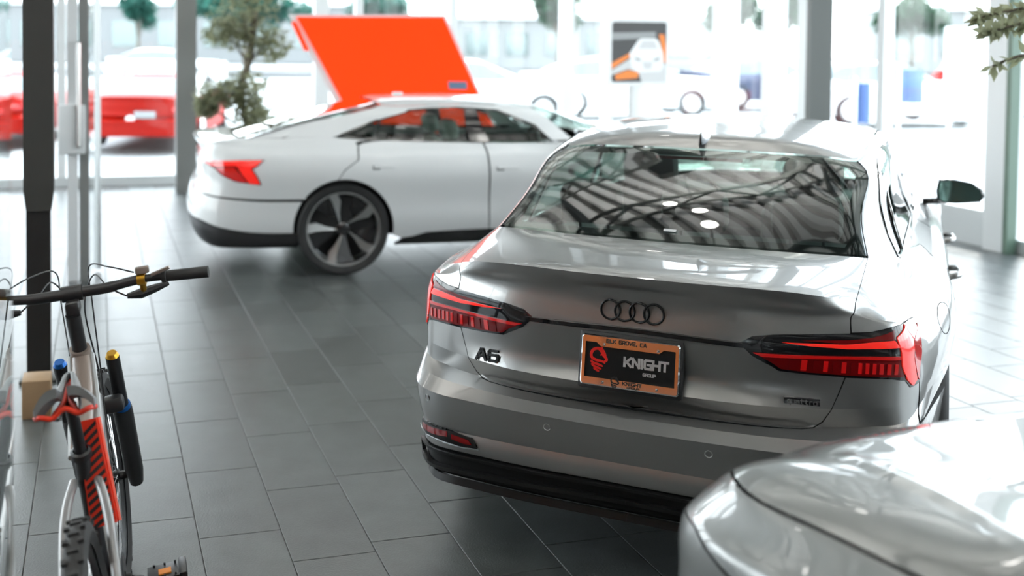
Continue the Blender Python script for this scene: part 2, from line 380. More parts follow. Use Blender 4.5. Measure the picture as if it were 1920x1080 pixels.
# ---------------------------------------------------------------- showroom shell (room axes X right, Y away)
ROOMX0, ROOMX1, ROOMY0, ROOMY1, CEIL = -7.0, 7.65, -6.5, 13.65, 5.4
RZ = Matrix.Rotation(RT, 3, 'Z')
def rbox(mb, c, d, m=None, bev=0.0, tilt=None):
    R = RZ if tilt is None else RZ @ tilt
    return mb.box(rm(*c), d, m, rot=R, bev=bev)
def rprism(mb, poly, z0, h, m=None): return mb.prism(poly, h, m, RZ, (0, 0, z0))
def slate(name):
    m = bpy.data.materials.new(name); m.use_nodes = True; N = m.node_tree.nodes; L = m.node_tree.links; b = N['Principled BSDF']
    tc = N.new('ShaderNodeTexCoord'); oi = N.new('ShaderNodeObjectInfo'); geo = N.new('ShaderNodeNewGeometry')
    n1 = N.new('ShaderNodeTexNoise'); n1.inputs['Scale'].default_value = 7; n1.inputs['Detail'].default_value = 7
    n2 = N.new('ShaderNodeTexNoise'); n2.inputs['Scale'].default_value = 140; n2.inputs['Detail'].default_value = 3
    add = N.new('ShaderNodeVectorMath'); add.operation = 'ADD'
    L.new(geo.outputs['Position'], add.inputs[0]); L.new(oi.outputs['Location'], add.inputs[1])
    L.new(add.outputs[0], n1.inputs['Vector']); L.new(geo.outputs['Position'], n2.inputs['Vector'])
    cr = N.new('ShaderNodeValToRGB'); cr.color_ramp.elements[0].color = (.052, .057, .056, 1); cr.color_ramp.elements[1].color = (.088, .098, .096, 1)
    cr.color_ramp.elements[0].position = .3; cr.color_ramp.elements[1].position = .7
    L.new(n1.outputs['Fac'], cr.inputs[0]); 
    hs = N.new('ShaderNodeHueSaturation'); mr = N.new('ShaderNodeMapRange'); mr.inputs['To Min'].default_value = .8; mr.inputs['To Max'].default_value = 1.2
    L.new(oi.outputs['Random'], mr.inputs[0]); L.new(mr.outputs[0], hs.inputs['Value']); L.new(cr.outputs[0], hs.inputs['Color']); L.new(hs.outputs[0], b.inputs['Base Color'])
    rr = N.new('ShaderNodeMapRange'); rr.inputs['To Min'].default_value = .28; rr.inputs['To Max'].default_value = .40
    L.new(n1.outputs['Fac'], rr.inputs[0]); L.new(rr.outputs[0], b.inputs['Roughness'])
    bp = N.new('ShaderNodeBump'); bp.inputs['Strength'].default_value = .45; bp.inputs['Distance'].default_value = .0025
    L.new(n2.outputs['Fac'], bp.inputs['Height']); L.new(bp.outputs[0], b.inputs['Normal'])
    b.inputs['Specular IOR Level'].default_value = .85
    return m
M_SLATE = slate('slate_tile')
M_GROUT = mat('tile_grout', (.10, .10, .098), .8)
fb = MB(); rbox(fb, ((ROOMX0 + ROOMX1) / 2, (ROOMY0 + ROOMY1) / 2, -.054), (ROOMX1 - ROOMX0 + .4, ROOMY1 - ROOMY0 + .4, .1)); floor = tag(fb.build('floor', M_GROUT), kind='structure')
TW, TL_, TX0, TY0 = .29381, .60386, .9276, 5.486
TOFF = {-3: -.238, -2: -.424, -1: -.073, 0: 0, 1: .264, 2: .426}
tb = MB(); tb.box((0, 0, -.002), (TW - .005, TL_ - .005, .004)); v = tb.v
tm = bpy.data.meshes.new('tile')
g = .0022; hx, hy = TW / 2 - g, TL_ / 2 - g
tm.from_pydata([(-hx, -hy, -.004), (hx, -hy, -.004), (hx, hy, -.004), (-hx, hy, -.004), (-hx, -hy, -.001), (hx, -hy, -.001), (hx, hy, -.001), (-hx, hy, -.001), (-hx + .001, -hy + .001, 0), (hx - .001, -hy + .001, 0), (hx - .001, hy - .001, 0), (-hx + .001, hy - .001, 0)], [],
               [(0, 1, 5, 4), (1, 2, 6, 5), (2, 3, 7, 6), (3, 0, 4, 7), (4, 5, 9, 8), (5, 6, 10, 9), (6, 7, 11, 10), (7, 4, 8, 11), (8, 9, 10, 11)])
tm.materials.append(M_SLATE); tm.update()
tiles = []
rnd = random.Random(3)
for j in range(int((ROOMX0 - TX0) / TW) - 1, int((ROOMX1 - TX0) / TW) + 1):
    off = TOFF.get(j, rnd.random() * TL_); cx = TX0 + (j + .5) * TW
    if cx < ROOMX0 or cx > ROOMX1 - .1: continue
    for k in range(-23, 15):
        cy = TY0 + off + (k + .5) * TL_
        if cy < ROOMY0 + .2 or cy > ROOMY1 - .25: continue
        p = rm(cx, cy); d = p - Vector((0, 0, CAMH)); dz = d.dot(FWD); area = 0
        if dz > .8:
            U = PPX + FPX * d.dot(RGT) / dz; Vv = PPY - FPX * d.dot(UPV) / dz
            hid = (930 < U < 1790 and Vv < 900) or (U > 1250 and Vv > 800) or (U > 500 and Vv < 440)
            if -60 < U < 1960 and 300 < Vv < 1150: area = 1 / dz ** 3 * (.15 if hid else 1)
        tiles.append((area, cx, cy))
tiles.sort(key=lambda t: -t[0])
rest = MB()
for n, (area, cx, cy) in enumerate(tiles):
    p = rm(cx, cy)
    if n < 300 and area > 0:
        o = link('tile', tm, floor); o.location = p; o.rotation_euler = (0, 0, RT)
    else:
        rest.add([RZ @ Vector(q.co) + p for q in tm.vertices], [tuple(f.vertices) for f in tm.polygons])
o = rest.build('tile_field', M_SLATE, floor); o['kind'] = 'stuff'
# ---- glazed walls
M_FRAME = mat('pale_grey_aluminium', (.66, .68, .68), .4, .1)
M_WFRAME = mat('white_frame', (.82, .83, .83), .4)
M_STEEL = mat('grey_painted_steel', (.20, .205, .20), .45)
M_DSTEEL = mat('dark_painted_steel', (.055, .06, .055), .4)
M_PANE = thin_glass('window_pane', (.97, .99, .985))
M_PLASTER = mat('charcoal_plaster', (.11, .108, .105), .85, bump=(30, .2, .002))
M_FASCIA = mat('grey_fascia', (.30, .30, .29), .6)
def glazed_wall(name, p0, p1, cuts, wide, h, sill=.12, transom=3.1, fascia=False):
    """framed glass from p0 to p1 (room xy); cuts = mullion positions along it"""
    a, b = Vector(p0), Vector(p1); L_ = (b - a).length; d = (b - a) / L_; ang = math.atan2(d.y, d.x)
    w = empty(name, (0, 0, 0)); tag(w, kind='structure')
    R = RZ @ Matrix.Rotation(ang, 3, 'Z')
    def bx(s0, s1, z0, z1, t, nm, m, off=0):
        mb = MB(); c = a + d * (s0 + s1) / 2 + Vector((-d.y, d.x)) * off; mb.box(rm(c.x, c.y, (z0 + z1) / 2), (s1 - s0, t, z1 - z0), rot=R); return mb.build(nm, m, w)
    bx(0, L_, 0, sill, .10, 'sill_rail', M_FRAME); bx(0, L_, h - .15, h, .12, 'head_rail', M_FRAME); bx(0, L_, transom, transom + .09, .09, 'transom', M_FRAME)
    edges = [0] + sorted(cuts) + [L_]
    for s in cuts:
        ww = wide.get(s, .10); bx(s - ww / 2, s + ww / 2, sill, h - .15, .12 if ww < .2 else .2, 'mullion', M_WFRAME)
    for s0, s1 in zip(edges, edges[1:]):
        if s1 - s0 < .15: continue
        for z0, z1 in ((sill, transom), (transom + .09, h - .15)):
            if fascia and z0 > sill: bx(s0 + .05, s1 - .05, z0, z1, .06, 'fascia_panel', M_FASCIA); continue
            me = bpy.data.meshes.new('pane'); c0, c1 = a + d * (s0 + .03), a + d * (s1 - .03)
            me.from_pydata([rm(c0.x, c0.y, z0), rm(c1.x, c1.y, z0), rm(c1.x, c1.y, z1), rm(c0.x, c0.y, z1)], [], [(0, 1, 2, 3)]); me.materials.append(M_PANE); link('pane', me, w)
    return w
bc = [-5.2, -3.6, -2.0, -.43, 2.64 + .1, 3.23, 4.5, 6.14, 6.75]
glazed_wall('wall_back', (ROOMX0, ROOMY1), (ROOMX1, ROOMY1), [x - ROOMX0 for x in bc], {2.74 - ROOMX0: .19, 6.14 - ROOMX0: .18, 6.75 - ROOMX0: .12}, CEIL, fascia=True)
rc = [12.15, 11.12, 9.24, 6.2, 4.6, 3.0, 1.4, -.2, -2.2, -4.2]
glazed_wall('wall_right', (ROOMX1, ROOMY1), (ROOMX1, ROOMY0), [ROOMY1 - y for y in rc], {ROOMY1 - 12.15: .30, ROOMY1 - 11.12: .2}, CEIL)
# the wide white post with its dark edge on the right, and its low kick panel
mb = MB(); rbox(mb, (7.58, 7.66, CEIL / 2), (.16, .24, CEIL)); tag(mb.build('trim_1', M_WFRAME), kind='structure')
mb = MB(); rbox(mb, (7.52, 7.51, CEIL / 2), (.10, .05, CEIL)); tag(mb.build('trim_2', mat('green_edge_steel', (.10, .16, .12), .4)), kind='structure')
mb = MB(); rbox(mb, (7.60, 8.44, .16), (.08, 1.3, .32)); tag(mb.build('trim_3', M_FRAME), kind='structure')
glazed_wall('wall_left', (ROOMX0, 3.2), (ROOMX0, ROOMY1), [1.7, 3.4, 5.1, 6.8, 8.5], {}, CEIL)
mb = MB(); rbox(mb, (ROOMX0, (ROOMY0 + 3.2) / 2, CEIL / 2), (.2, 3.2 - ROOMY0, CEIL)); wl = tag(mb.build('wall_side', M_PLASTER), kind='structure')
mb = MB(); rbox(mb, ((ROOMX0 + ROOMX1) / 2, ROOMY0, CEIL / 2), (ROOMX1 - ROOMX0, .2, CEIL)); wf = tag(mb.build('wall_front', M_PLASTER), kind='structure')
# oak boarding and a dark doorway on the solid wall behind the viewer
M_OAK = mat('oak_board', (.72, .19, .035), .5, noise=(9, (.55, .12, .02)))
for i in range(12):
    mb = MB(); rbox(mb, (-3.4 + i * .5, ROOMY0 + .13, 1.0), (.485, .05, 1.5)); mb.build('oak_panel', M_OAK, wf)
for i in range(16):
    mb = MB(); rbox(mb, (ROOMX0 + .13, -6.0 + i * .6, 1.15), (.05, .585, 1.40)); mb.build('oak_panel', M_OAK, wl)
mb = MB(); rbox(mb, (ROOMX0 + .13, -1.5, .22), (.06, 9.6, .40)); mb.build('white_plinth', M_WFRAME, wl)
mb = MB(); rbox(mb, (4.2, ROOMY0 + .12, 1.15), (1.1, .05, 2.3)); mb.build('dark_doorway', mat('dark_door', (.02, .02, .02), .5), wf)
# columns
mb = MB(); rbox(mb, (.985, 12.95, CEIL / 2), (.235, .235, CEIL)); tag(mb.build('column_left', M_STEEL), kind='structure')
mb = MB(); rbox(mb, (7.25, 9.86, CEIL / 2), (.26, .16, CEIL)); tag(mb.build('column_right', M_FRAME), kind='structure')
mb = MB(); rbox(mb, (7.25, 9.75, CEIL / 2), (.27, .07, CEIL)); tag(mb.build('column_edge', M_DSTEEL), kind='structure')
# ---- ceiling: ribbed metal deck and open trusses
M_DECK = mat('white_painted_deck', (.72, .72, .70), .5)
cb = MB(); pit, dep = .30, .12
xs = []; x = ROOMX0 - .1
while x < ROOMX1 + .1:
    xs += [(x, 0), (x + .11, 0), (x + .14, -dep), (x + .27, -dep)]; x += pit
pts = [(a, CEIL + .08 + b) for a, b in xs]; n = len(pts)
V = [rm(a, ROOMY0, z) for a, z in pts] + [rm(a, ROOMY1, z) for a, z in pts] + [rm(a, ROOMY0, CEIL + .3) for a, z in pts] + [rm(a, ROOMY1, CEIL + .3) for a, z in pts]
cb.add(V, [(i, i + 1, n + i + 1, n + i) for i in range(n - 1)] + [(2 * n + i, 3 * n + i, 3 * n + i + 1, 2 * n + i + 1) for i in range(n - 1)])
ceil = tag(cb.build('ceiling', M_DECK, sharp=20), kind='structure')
ceil.data.materials.append(mat('painted_flute_shade', (.16, .16, .155), .7))  # rib shading put into the colour: recess faces darker than the lower ones
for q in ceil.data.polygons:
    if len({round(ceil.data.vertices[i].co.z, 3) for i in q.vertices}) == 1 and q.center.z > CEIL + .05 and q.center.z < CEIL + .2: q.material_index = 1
def truss(p0, p1, zt, zb, step, m, r=.03):
    t = empty('roof_truss'); tag(t, kind='structure'); a, b = Vector(p0), Vector(p1); L_ = (b - a).length; d = (b - a) / L_; n = max(2, round(L_ / step))
    for z, nm in ((zt, 'top_chord'), (zb, 'bottom_chord')):
        mb = MB(); s0 = 0 if z == zt else step * .5; s1 = L_ - s0; mb.tube([rm(*(a + d * s0), z), rm(*(a + d * s1), z)], r * 1.5, n=6); mb.build(nm, m, t)
    mb = MB()
    for i in range(n):
        s0, s1 = L_ * i / n, L_ * (i + .5) / n; mb.tube([rm(*(a + d * s0), zt), rm(*(a + d * s1), zb)], r, n=5); mb.tube([rm(*(a + d * s1), zb), rm(*(a + d * L_ * (i + 1) / n), zt)], r, n=5)
    mb.build('web_bars', m, t); return t
for y in (-4.6, -2.8, -1.0, .8, 2.6, 4.4, 6.2, 8.0, 9.8, 11.6): truss((ROOMX0 + .1, y), (ROOMX1 - .1, y), CEIL - .04, CEIL - .62, 1.1, M_DSTEEL)
truss((1.9, ROOMY0 + .2), (1.9, ROOMY1 - .2), CEIL - .10, CEIL - .95, 1.6, M_DSTEEL, .045)
truss((5.0, ROOMY0 + .2), (5.0, ROOMY1 - .2), CEIL - .10, CEIL - .95, 1.6, M_DSTEEL, .045)
# round ceiling lamps hanging below the trusses
M_LAMPON = mat('lamp_diffuser', (1, 1, 1), .5, emit=(1, .97, .92), estr=18)
lamp0 = None
for i, (x, y) in enumerate([(2.89, 5.91), (3.05, 5.50), (2.93, 5.14), (-2.5, 3.2), (4.2, 2.2), (-2.5, 8.5), (4.4, 8.5), (1.0, -1.5), (4.8, -2.5), (-3.0, -2.5)]):
    if lamp0 is None:
        lamp0 = empty('ceiling_lamp', rm(x, y, CEIL - .75)); q = lamp0; q.parent = ceil
        mb = MB(); mb.lathe([(.02, .14), (.04, .12), (.085, .04), (.09, 0), (.085, 0)], n=20); mb.tube([(0, 0, .13), (0, 0, .82)], .008, n=6); mb.build('lamp_shade', M_DSTEEL, q)
        mb = MB(); mb.lathe([(0, .005), (.083, .005), (.083, .015)], n=20); mb.build('diffuser', M_LAMPON, q)
    else:
        q = dup_tree(lamp0, ceil); q.location = rm(x, y, CEIL - .75)

# added, unseen troughs: invented lamps that brighten the deck and its reflections
for i, (x, y) in enumerate([(-4.5, 1.0), (0, 1.0), (4.0, 1.0), (-4.5, 6.5), (0.2, 7.4), (4.4, 6.5), (-2.0, 11.2), (2.5, 11.2), (6.0, 10.5), (0, -3.5), (5.0, -3.5), (-4.5, -3.5)]):
    if i == 0:
        tr0 = empty('added_uplight_trough', rm(x, y, 4.05), RT); q = tr0; q.parent = ceil
        mb = MB(); mb.box((0, 0, -.03), (2.4, .20, .02)); mb.box((0, .10, .02), (2.4, .015, .12)); mb.box((0, -.10, .02), (2.4, .015, .12)); mb.box((-1.2, 0, .02), (.015, .2, .12)); mb.box((1.2, 0, .02), (.015, .2, .12))
        for a in (-.9, .9): mb.tube([(a, 0, -.02), (a, 0, 1.35)], .006, n=5)
        mb.build('added_trough', M_DSTEEL, q)
        UPL = bpy.data.lights.new('added_uplight', 'AREA'); UPL.shape = 'RECTANGLE'; UPL.size = 2.3; UPL.size_y = .16; UPL.energy = 75; UPL.color = (1, .98, .95)
        UPL2 = UPL.copy(); UPL2.energy = 430
        lo = bpy.data.objects.new('added_light', UPL2); COL.objects.link(lo); lo.parent = q; lo.rotation_euler = (math.pi, 0, 0); lo.location = (0, 0, .0)
    else:
        q = dup_tree(tr0, ceil); q.location = rm(x, y, 4.05)
        if y < 2:
            for ch in q.children:
                if ch.type == 'LIGHT': ch.data = UPL2
# ---------------------------------------------------------------- grey sedan: body sheet
def sedan_grid():
    # plan outlines at bumper (B) and lamp (L) height, columns 0..20 from rear centre to nose centre
    Bx = [0, .22, .42, .56, .66, .735, .79, .825, .862, .908, .94]; By = [-.05, -.045, -.033, -.014, .006, .05, .125, .21, .42, .76, 1.11]
    Lx = [0, .22, .42, .545, .637, .71, .778, .82, .866, .91, .94]; Ly = [.02, .022, .045, .088, .128, .158, .205, .29, .48, .79, 1.11]
    Sx = [.942, .94, .935, .93, .93, .90, .82, .62, .31, 0]; Sy = [1.6, 2.2, 2.8, 3.4, 4.02, 4.42, 4.70, 4.86, 4.92, 4.935]
    B = np.array([Bx + Sx, By + Sy]).T; L = np.array([Lx + Sx, Ly + Sy]).T
    def nrm(C):
        T = np.gradient(C, axis=0); N = np.stack([T[:, 1], -T[:, 0]], 1); N /= np.linalg.norm(N, axis=1, keepdims=True); N[0] = (0, -1); N[-1] = (0, 1); return N
    NB, NL = nrm(B), nrm(L); c = np.arange(21)
    G = np.array([(0, .49, 1.08), (.22, .50, 1.079), (.42, .527, 1.076), (.56, .563, 1.072), (.654, .597, 1.066), (.693, .68, 1.046), (.715, .78, 1.024), (.735, .91, .998), (.752, 1.06, .979),
                  (.762, 1.25, .977), (.770, 1.5, .98), (.779, 1.85, .983), (.785, 2.26, .984), (.79, 2.75, .972), (.775, 3.22, .958), (.70, 3.46, .968), (.62, 3.56, .976), (.5, 3.63, .982), (.35, 3.68, .987), (.18, 3.71, .99), (0, 3.72, .991)])
    T = np.array([(0, 1.15, 1.352), (.20, 1.155, 1.351), (.37, 1.172, 1.347), (.49, 1.197, 1.340), (.577, 1.228, 1.33), (.594, 1.30, 1.339), (.602, 1.4, 1.350), (.607, 1.5, 1.359), (.611, 1.6, 1.366),
                  (.615, 1.72, 1.372), (.618, 1.85, 1.376), (.62, 2.05, 1.378), (.62, 2.3, 1.374), (.61, 2.55, 1.358), (.585, 2.76, 1.335), (.555, 2.80, 1.335), (.47, 2.75, 1.352), (.38, 2.72, 1.362), (.26, 2.70, 1.368), (.13, 2.69, 1.371), (0, 2.685, 1.372)])
    rows = []
    # (plan weight 0=B 1=L, [inset at c0, c4, c6], [z at c0, c4, c6], inset side, z side)
    R = [(0, (.08, .08, .08), (.285, .275, .27), .10, .23), (0, (.05, .05, .05), (.298, .288, .283), .06, .235),
         (0, (.044, .04, .036), (.345, .335, .33), .035, .27), (0, (.040, .034, .03), (.392, .385, .38), .03, .33),
         (0, (.033, .028, .024), (.427, .42, .415), .028, .40), (0, (.038, .032, .026), (.457, .452, .445), .026, .455),
         (0, (.013, .011, .008), (.522, .522, .52), .02, .53), (0, (.0, 0, 0), (.578, .580, .582), .014, .60),
         (.45, (.011, .006, .004), (.606, .609, .614), .007, .66), (1, (.068, .02, .0), (.613, .626, .645), .004, .70),
         (1, (.0, 0, 0), (.688, .69, .70), .0, .735), (1, (.03, .0, 0), (.735, .735, .74), .0, .77),
         (1, (.02, 0, 0), (.80, .785, .785), .008, .82), (1, (.002, 0, 0), (.865, .85, .845), .022, .865),
         (1, (.008, .0, .006), (.93, .91, .90), .045, .90), (1, (.004, .012, .018), (.985, .955, .94), .078, .93)]
    kc = [0, 4, 6, 8, 20]
    for w, ri, rz, si, sz in R:
        C = B * (1 - w) + L * w; N = NB if w == 0 else NL
        ins = np.interp(c, kc, [*ri, si, si]); z = np.interp(c, kc, [*rz, sz, sz])
        # nose: keep the front like the flank, dropping to the bonnet edge
        P = C - N * ins[:, None]; P[0, 0] = 0; P[-1, 0] = 0
        rows.append(np.column_stack([P, z]))
    def deck(rear, si, sz, w):
        Q = np.zeros((21, 3)); Q[:9] = rear
        P = L - NL * si
        for i in range(9, 21):
            y = P[i, 1] * (1 - w) + G[i, 1] * w; x = P[i, 0] * (1 - w) + G[i, 0] * w if i > 14 else np.interp(y, P[9:15, 1], P[9:15, 0]) if i < 14 else P[i, 0]
            Q[i] = (x, y, sz + (0 if i < 15 else (G[i, 2] - sz) * w))
        Q[20, 0] = 0; return Q
    rows.append(deck([(0, .0, 1.02), (.22, .003, 1.02), (.42, .034, 1.012), (.55, .086, .998), (.640, .148, .976), (.712, .19, .958), (.768, .25, .945), (.80, .36, .943), (.828, .58, .946)], .108, .948, .35))
    rows.append(deck([(0, -.02, 1.05), (.22, -.013, 1.05), (.42, .02, 1.046), (.55, .080, 1.030), (.641, .168, 1.002), (.705, .225, .980), (.752, .31, .965), (.785, .44, .957), (.812, .66, .956)], .13, .960, .55))
    rows.append(deck([(0, .03, 1.057), (.22, .04, 1.057), (.42, .08, 1.053), (.552, .14, 1.041), (.643, .235, 1.018), (.70, .31, .998), (.74, .41, .983), (.772, .54, .972), (.797, .76, .965)], .145, .967, .72))
    rows.append(deck([(0, .25, 1.071), (.22, .26, 1.07), (.42, .29, 1.067), (.557, .34, 1.059), (.649, .41, 1.044), (.695, .49, 1.025), (.726, .59, 1.004), (.752, .72, .985), (.775, .90, .972)], .158, .973, .88))
    rows.append(G)
    mid = (G + T) / 2; bul = np.interp(c, [0, 4, 6, 9, 14, 20], [.022, .016, .012, .02, .012, .02])
    d = T - G; nb = np.zeros((21, 3)); nb[:, :2] = NL; nb[:, 2] = .55; nb /= np.linalg.norm(nb, axis=1, keepdims=True); nb[0, 0] = nb[-1, 0] = 0
    rows.append(mid + nb * bul[:, None]); rows.append(T)
    ry = np.interp(c, [0, 4, 8, 14, 20], [1.42, 1.46, 1.75, 2.5, 2.5]); rz = np.interp(ry, [1.4, 1.6, 1.8, 2.0, 2.2, 2.5], [1.408, 1.425, 1.432, 1.434, 1.430, 1.408])
    ridge = np.column_stack([np.zeros(21), ry, rz])
    e = T + (ridge - T) * .28; e[:, 2] = T[:, 2] + (ridge[:, 2] - T[:, 2]) * .58
    rows.append(e); f = T + (ridge - T) * .62; f[:, 2] = T[:, 2] + (ridge[:, 2] - T[:, 2]) * .9
    rows.append(f); rows.append(ridge)
    return np.array(rows)
SEDAN = Sheet(sedan_grid(), vcrease=(3, 5, 7, 8, 9, 10, 17, 20))
# ---------------------------------------------------------------- white fastback and silver front-end sheets
def ring_grid(px, py, rows, G, mid_bulge, T, ridge, deckrows=(), er=(.28, .62)):
    C = np.array([px, py], float).T; t = np.gradient(C, axis=0); N = np.stack([t[:, 1], -t[:, 0]], 1); N /= np.linalg.norm(N, axis=1, keepdims=True); N[0] = (0, -1); N[-1] = (0, 1)
    c = np.arange(len(px)); out = []; n = len(px)
    for kc, ins, z in rows:
        P = C - N * np.interp(c, kc, ins)[:, None]; P[0, 0] = P[-1, 0] = 0; out.append(np.column_stack([P, np.interp(c, kc, z)]))
    for d in deckrows: out.append(np.array(d, float))
    G = np.array(G, float); T = np.array(T, float); out.append(G)
    nb = np.zeros((n, 3)); nb[:, :2] = N; nb[:, 2] = .55; nb /= np.linalg.norm(nb, axis=1, keepdims=True); nb[0, 0] = nb[-1, 0] = 0
    out.append((G + T) / 2 + nb * np.interp(c, *mid_bulge)[:, None]); out.append(T)
    R = np.array(ridge, float)
    for k, zz in zip(er, (.58, .9)):
        e = T + (R - T) * k; e[:, 2] = T[:, 2] + (R[:, 2] - T[:, 2]) * zz; out.append(e)
    out.append(R); return np.array(out)
_sx = [.965, .955, .955, .96, .968, .93, .84, .62, .31, 0]; _sy = [1.7, 2.3, 2.9, 3.5, 4.03, 4.45, 4.75, 4.93, 4.98, 4.99]
_px = [0, .25, .5, .65, .75, .82, .87, .91, .94, .966, .98] + _sx; _py = [-.04, -.034, -.012, .02, .065, .125, .205, .33, .52, .8, 1.13] + _sy
_k = [0, 4, 8, 20]
_rows = [(_k, (.17, .17, .10, .10), (.17, .18, .20, .20)), (_k, (.07, .06, .04, .045), (.24, .24, .235, .23)), (_k, (.008, .005, .02, .02), (.37, .36, .31, .30)), (_k, (.0, 0, .01, .01), (.46, .46, .40, .40)),
         (_k, (.012, .01, .012, .018), (.56, .56, .52, .52)), (_k, (.05, .03, .008, .018), (.655, .65, .62, .61)), (_k, (.085, .05, 0, .004), (.74, .74, .725, .71)), (_k, (.09, .05, .004, .004), (.83, .83, .81, .79)),
         (_k, (.09, .055, .02, .03), (.885, .885, .875, .86)), (_k, (.10, .08, .05, .065), (.945, .945, .925, .915)), (_k, (.06, .09, .085, .098), (.985, .98, .955, .945)), (_k, (.05, .095, .10, .113), (1.015, 1.0, .965, .955)), (_k, (.16, .16, .125, .128), (1.018, 1.01, .985, .968))]
_G = [(0, .32, 1.02), (.22, .33, 1.02), (.45, .35, 1.02), (.58, .38, 1.02), (.66, .44, 1.025), (.72, .55, 1.03), (.755, .70, 1.035), (.775, .88, 1.04), (.79, 1.10, 1.042), (.80, 1.3, 1.035), (.81, 1.55, 1.025), (.82, 1.95, 1.008), (.825, 2.35, .992), (.825, 2.8, .972), (.80, 3.2, .955), (.72, 3.5, .96), (.62, 3.6, .965), (.5, 3.68, .97), (.35, 3.73, .972), (.18, 3.76, .974), (0, 3.77, .975)]
_T = [(0, 1.45, 1.300), (.2, 1.452, 1.300), (.36, 1.46, 1.296), (.45, 1.47, 1.288), (.52, 1.49, 1.275), (.545, 1.53, 1.27), (.56, 1.58, 1.268), (.57, 1.64, 1.268), (.58, 1.72, 1.270), (.585, 1.8, 1.274), (.59, 1.92, 1.278), (.595, 2.1, 1.282), (.595, 2.3, 1.282), (.585, 2.55, 1.272), (.56, 2.78, 1.25), (.53, 2.82, 1.25), (.46, 2.78, 1.27), (.36, 2.75, 1.28), (.25, 2.74, 1.286), (.13, 2.73, 1.289), (0, 2.725, 1.29)]
_ry = np.interp(range(21), [0, 4, 8, 14, 20], [1.62, 1.66, 1.85, 2.5, 2.5]); _rz = np.interp(_ry, [1.6, 1.8, 2.0, 2.2, 2.5], [1.322, 1.333, 1.337, 1.335, 1.317])
FAST = Sheet(ring_grid(_px, _py, _rows, _G, ([0, 4, 6, 9, 14, 20], [.02, .015, .02, .03, .015, .02]), _T, np.column_stack([np.zeros(21), _ry, _rz])), vcrease=(2, 11, 13))
# silver car: column 0 is the nose centre, y runs back along the car
_px = [0, .28, .50, .65, .76, .84, .885, .912, .925, .932, .937, .94, .94, .935, .93, .925, .91, .84, .63, .31, 0]
_py = [0, .008, .035, .075, .125, .19, .29, .43, .60, .80, 1.02, 1.5, 2.2, 2.8, 3.3, 3.8, 4.2, 4.5, 4.63, 4.66, 4.67]
_k = [0, 4, 7, 10, 20]
_rows = [(_k, (.10, .10, .08, .08, .08), (.20, .20, .22, .22, .25)), (_k, (.03, .03, .03, .04, .03), (.27, .27, .27, .27, .3)), (_k, (.0, .0, .01, .02, 0), (.44, .44, .44, .42, .45)), (_k, (.006, .0, .004, .012, .01), (.58, .58, .58, .56, .6)),
         (_k, (.02, .008, .0, .0, .02), (.69, .70, .72, .76, .74)), (_k, (.045, .03, .0, .0, .03), (.775, .79, .832, .895, .88)), (_k, (.075, .055, .018, .016, .05), (.805, .822, .852, .914, .90)), (_k, (.125, .108, .058, .066, .08), (.86, .866, .905, .965, .94)), (_k, (.155, .132, .071, .079, .09), (.882, .884, .919, .980, .95))]
_crease = [(0, .33, .965), (.22, .33, .963), (.42, .335, .96), (.53, .345, .957), (.605, .37, .955), (.634, .425, .965), (.653, .50, .978), (.669, .62, .993), (.690, .73, 1.005), (.722, .84, 1.018), (.757, .95, 1.030), (.80, 1.4, 1.035), (.82, 2.2, 1.04), (.82, 2.8, 1.045), (.815, 3.3, 1.05), (.79, 3.8, 1.05), (.74, 4.12, 1.05), (.64, 4.3, 1.05), (.45, 4.40, 1.05), (.2, 4.44, 1.05), (0, 4.45, 1.05)]
_cr2 = [(x * (1 if i > 11 else .955), y + .03 * (i < 5) + (.008 if 4 < i < 10 else 0), z + .008) for i, (x, y, z) in enumerate(_crease)]
_in = [(0, .60, .995), (.16, .60, .994), (.30, .60, .993), (.39, .60, .992), (.45, .62, .991), (.48, .67, .995), (.50, .74, 1.0), (.53, .84, 1.01), (.57, .93, 1.02), (.62, 1.02, 1.032), (.68, 1.15, 1.042), (.775, 1.5, 1.043), (.81, 2.2, 1.045), (.81, 2.8, 1.05), (.805, 3.3, 1.055), (.78, 3.8, 1.055), (.73, 4.1, 1.055), (.63, 4.28, 1.055), (.44, 4.38, 1.055), (.2, 4.42, 1.055), (0, 4.43, 1.055)]
_G = [(0, 1.10, 1.06), (.15, 1.10, 1.06), (.28, 1.11, 1.058), (.36, 1.12, 1.057), (.43, 1.14, 1.056), (.48, 1.17, 1.055), (.52, 1.20, 1.054), (.57, 1.25, 1.052), (.62, 1.31, 1.05), (.67, 1.4, 1.05), (.73, 1.52, 1.05), (.785, 1.78, 1.05), (.805, 2.2, 1.055), (.805, 2.8, 1.065), (.795, 3.3, 1.075), (.755, 3.75, 1.09), (.70, 3.98, 1.10), (.6, 4.12, 1.10), (.44, 4.2, 1.10), (.2, 4.23, 1.10), (0, 4.24, 1.10)]
_T = [(x, y + .1, z + .14) for x, y, z in [(0, 1.72, 1.40), (.12, 1.72, 1.40), (.24, 1.73, 1.398), (.32, 1.75, 1.394), (.38, 1.77, 1.39), (.43, 1.79, 1.386), (.47, 1.82, 1.38), (.51, 1.86, 1.376), (.55, 1.91, 1.372), (.575, 2.0, 1.378), (.59, 2.12, 1.386), (.60, 2.3, 1.394), (.605, 2.55, 1.398), (.605, 2.85, 1.394), (.60, 3.15, 1.38), (.58, 3.42, 1.36), (.54, 3.52, 1.35), (.45, 3.58, 1.35), (.32, 3.6, 1.353), (.16, 3.6, 1.355), (0, 3.6, 1.356)]]
_ry = np.interp(range(21), [0, 8, 12, 20], [2.1, 2.2, 2.7, 3.3]); _rz = np.interp(_ry, [2.1, 2.6, 3.3], [1.57, 1.59, 1.55])
